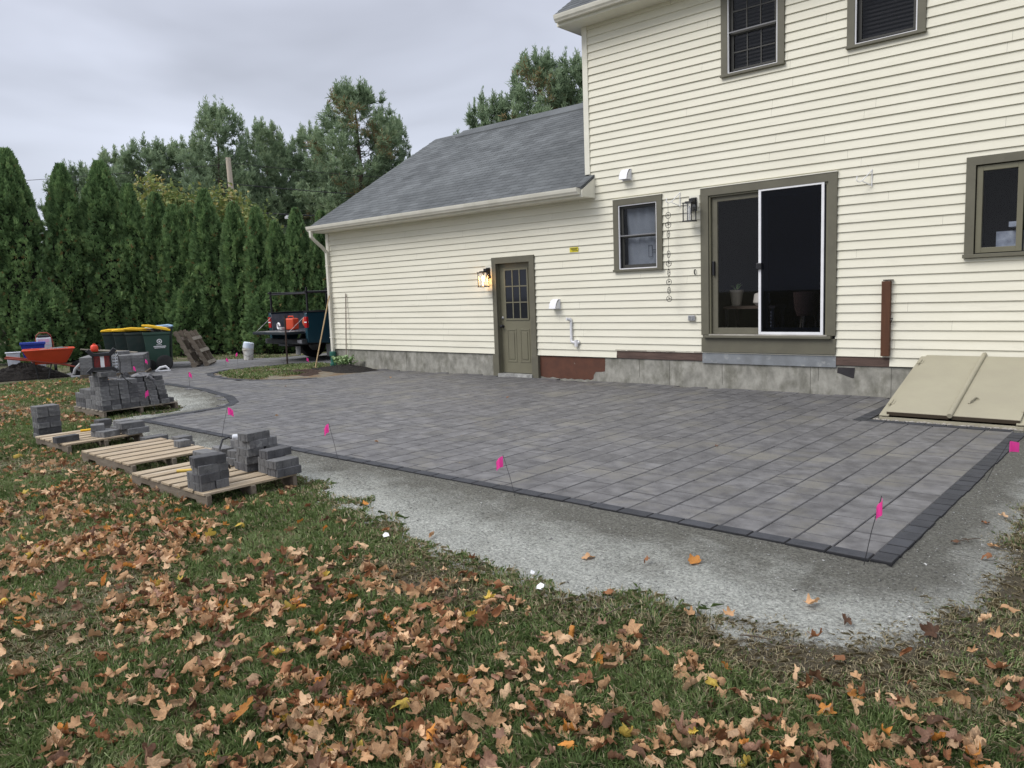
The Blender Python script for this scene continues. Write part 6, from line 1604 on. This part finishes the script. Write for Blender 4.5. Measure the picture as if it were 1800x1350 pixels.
# leaves on stone dust, sparse
dl = np.array([(-2.3, -7.05), (-2.62, -7.20), (-1.15, -7.18), (-.93, -5.2), (-1.0, -5.75), (-.86, -5.0), (-3.7, -7.45), (-1.6, -7.45), (-1.35, -7.1), (-.8, -5.9), (-4.7, -7.2), (-2.2, -7.6), (-1.2, -7.45), (-1.75, -7.55)])
pe = np.array([(-3.39, -4.0), (-9.3, -5.1), (-6.55, -5.6), (-7.6, -2.3), (-11.6, -1.2), (-12.4, -3.0)])
z = np.full(len(x), GZ+.022)+.035*rs_.rand(len(x))**2
x = np.concatenate([x, ex[:, 0], dl[:, 0], pe[:, 0]]); y = np.concatenate([y, ex[:, 1], dl[:, 1], pe[:, 1]])
z = np.concatenate([z, np.full(len(ex), GZ+.02), np.full(len(dl), GZ+.028), np.full(len(pe), .004)])
n = len(x); size = rs_.uniform(.031, .063, n); size[rs_.rand(n) < .10] *= 1.25
size[-len(pe):] = .035
yaw_ = rs_.rand(n)*6.283; tx = rs_.normal(0, .55, n); ty = rs_.normal(0, .55, n); tx[-len(pe)-len(dl):] *= .3; ty[-len(pe)-len(dl):] *= .3
ci = rs_.choice(len(LCOL), n, p=np.array(LP)/sum(LP)); si = rs_.randint(0, len(SH), n)
# the notable ones
tx[-len(pe)-len(dl)] = 0; ty[-len(pe)-len(dl)] = 0
P = np.stack([x, y, z], -1); px_, py_, pz_ = project(P)
vis = (px_ > 0) & (px_ < 1024) & (py_ > 0) & (py_ < 768) & (pz_ > 0)
show = np.where(vis, size/np.maximum(pz_, .1), 0); order = np.argsort(-show); top = set(order[:296].tolist())
spec = set()
ldark = {}
def leafmesh(s_i, c_i, big=False):
    key = (s_i, c_i)
    if key not in ldark:
        V_, F_ = SH[s_i]; me = bpy.data.meshes.new('maple_leaf'); me.from_pydata([tuple(v) for v in V_], [], F_); me.materials.append(LMAT[c_i]); me.shade_smooth(); ldark[key] = me
    return ldark[key]
top |= spec
for i in sorted(top):
    o = bpy.data.objects.new('maple_leaf', leafmesh(int(si[i]), int(ci[i]))); COL.objects.link(o)
    o.location = P[i]; o.rotation_euler = (tx[i], ty[i], yaw_[i]); s_ = float(size[i]); o.scale = (s_, s_, s_)
    cn_ = LCOL[ci[i]][0]
    row = ('upper edge', 'upper middle', 'middle', 'lower middle', 'lower part', 'near the bottom', 'bottom edge')[min(6, int(max(0, py_[i]-560)/30))]
    colm = ('far left', 'left side', 'left of centre', 'just left of centre', 'centre', 'just right of centre', 'right of centre', 'right side', 'far right')[min(8, int(px_[i]/1024*9))]
    sz_ = 'small' if size[i] < .050 else ('medium' if size[i] < .060 else 'big'); tl_ = 'tilted' if math.hypot(tx[i], ty[i]) > .75 else 'flat'
    tag(o, '%s %s %s maple leaf on the lawn, %s, %s' % (sz_, tl_, cn_, row, colm), 'leaf', 'fallen maple leaves on the foreground lawn')
    if i in spec: o['label'] = 'single orange maple leaf lying on the stone dust near the patio corner'; del o['group']
# one large flat orange leaf
me = bpy.data.meshes.new('maple_leaf'); V_, F_ = leaf_shape(400)
Vf = V_.copy(); Vf[:, 2] = V_[:, 2]*.25; me.from_pydata([tuple(v) for v in Vf], [], F_); me.materials.append(LMAT[3]); me.shade_smooth()
o = bpy.data.objects.new('maple_leaf', me); COL.objects.link(o); o.location = (-2.62, -9.42, GZ+.06); o.scale = (.10, .10, .10); o.rotation_euler = (R(38), R(-8), R(-30)); tag(o, 'large flat orange maple leaf tilted on the grass at the lower left', 'leaf')
o = bpy.data.objects.new('maple_leaf', me); COL.objects.link(o); o.location = (-2.06, -6.93, GZ+.045); o.scale = (.082, .082, .082); o.rotation_euler = (R(10), R(-4), R(60)); tag(o, 'single orange maple leaf lying on the stone dust near the patio corner', 'leaf')
rest = [i for i in range(n) if i not in top]
VV, FF, SS, TT = [], [], [], []; off = 0
for i in rest:
    V_, F_ = SH[si[i]]; s_ = size[i]
    Mx = (Matrix.Rotation(yaw_[i], 3, 'Z') @ Matrix.Rotation(ty[i], 3, 'Y') @ Matrix.Rotation(tx[i], 3, 'X'))
    W = (V_*s_) @ np.array(Mx).T+P[i]; VV.append(W); TT.append(np.full(len(W), (ci[i]+.5)/len(LCOL)))
    for f_ in F_: FF += [q+off for q in f_]; SS.append(len(f_))
    off += len(W)
M['leafmass'] = mat('leaf_mass', [(0, LCOL[0][1]), (.14, LCOL[0][1]), (.145, LCOL[1][1]), (.285, LCOL[1][1]), (.29, LCOL[2][1]), (.428, LCOL[2][1]), (.43, LCOL[3][1]), (.57, LCOL[3][1]), (.575, LCOL[4][1]), (.71, LCOL[4][1]), (.716, LCOL[5][1]), (.85, LCOL[5][1]), (.86, LCOL[6][1])], attr='t', rough=.6, transl=.22, spec=.25, island=.25)
lo = npmesh('leaf_litter', np.concatenate(VV), FF, SS, M['leafmass'], {'t': np.concatenate(TT)}); lo.data.shade_smooth()
tag(lo, 'dry brown maple leaves drifted over the lawn farther back', 'leaves', kind='stuff')
print('leaves', n, 'grass', len(col))
# twigs
rr = random.Random(61)
TW = [(-3.1, -7.75, 'left of the square paper scrap'), (-2.2, -7.75, 'right of the square paper scrap'), (-1.2, -7.6, 'below the patio corner'), (-2.9, -8.3, 'among the leaves below the paper scrap'), (-.9, -5.6, 'right of the patio edge'), (-4.2, -8.2, 'in the lawn left of centre')]
for k_ in range(12):
    tx_, ty_, lb_ = TW[k_ % 6]; tx_ += rr.uniform(-.3, .3); ty_ += rr.uniform(-.1, .1); a = rr.uniform(0, 3.14); l_ = rr.uniform(.05, .07) if k_ < 6 else rr.uniform(.12, .16)
    b = MB(); b.tube([(tx_, ty_, GZ+.03), (tx_+math.cos(a)*l_*.5, ty_+math.sin(a)*l_*.5+.008, GZ+.038), (tx_+math.cos(a+.2)*l_, ty_+math.sin(a+.2)*l_, GZ+.032)], [.003, .0035, .002], 5)
    tag(b.build('twig', M['bark'], None), '%s brown twig %s' % ('short' if k_ < 6 else 'long', lb_), 'twig', 'twigs near the edge of the stone dust')
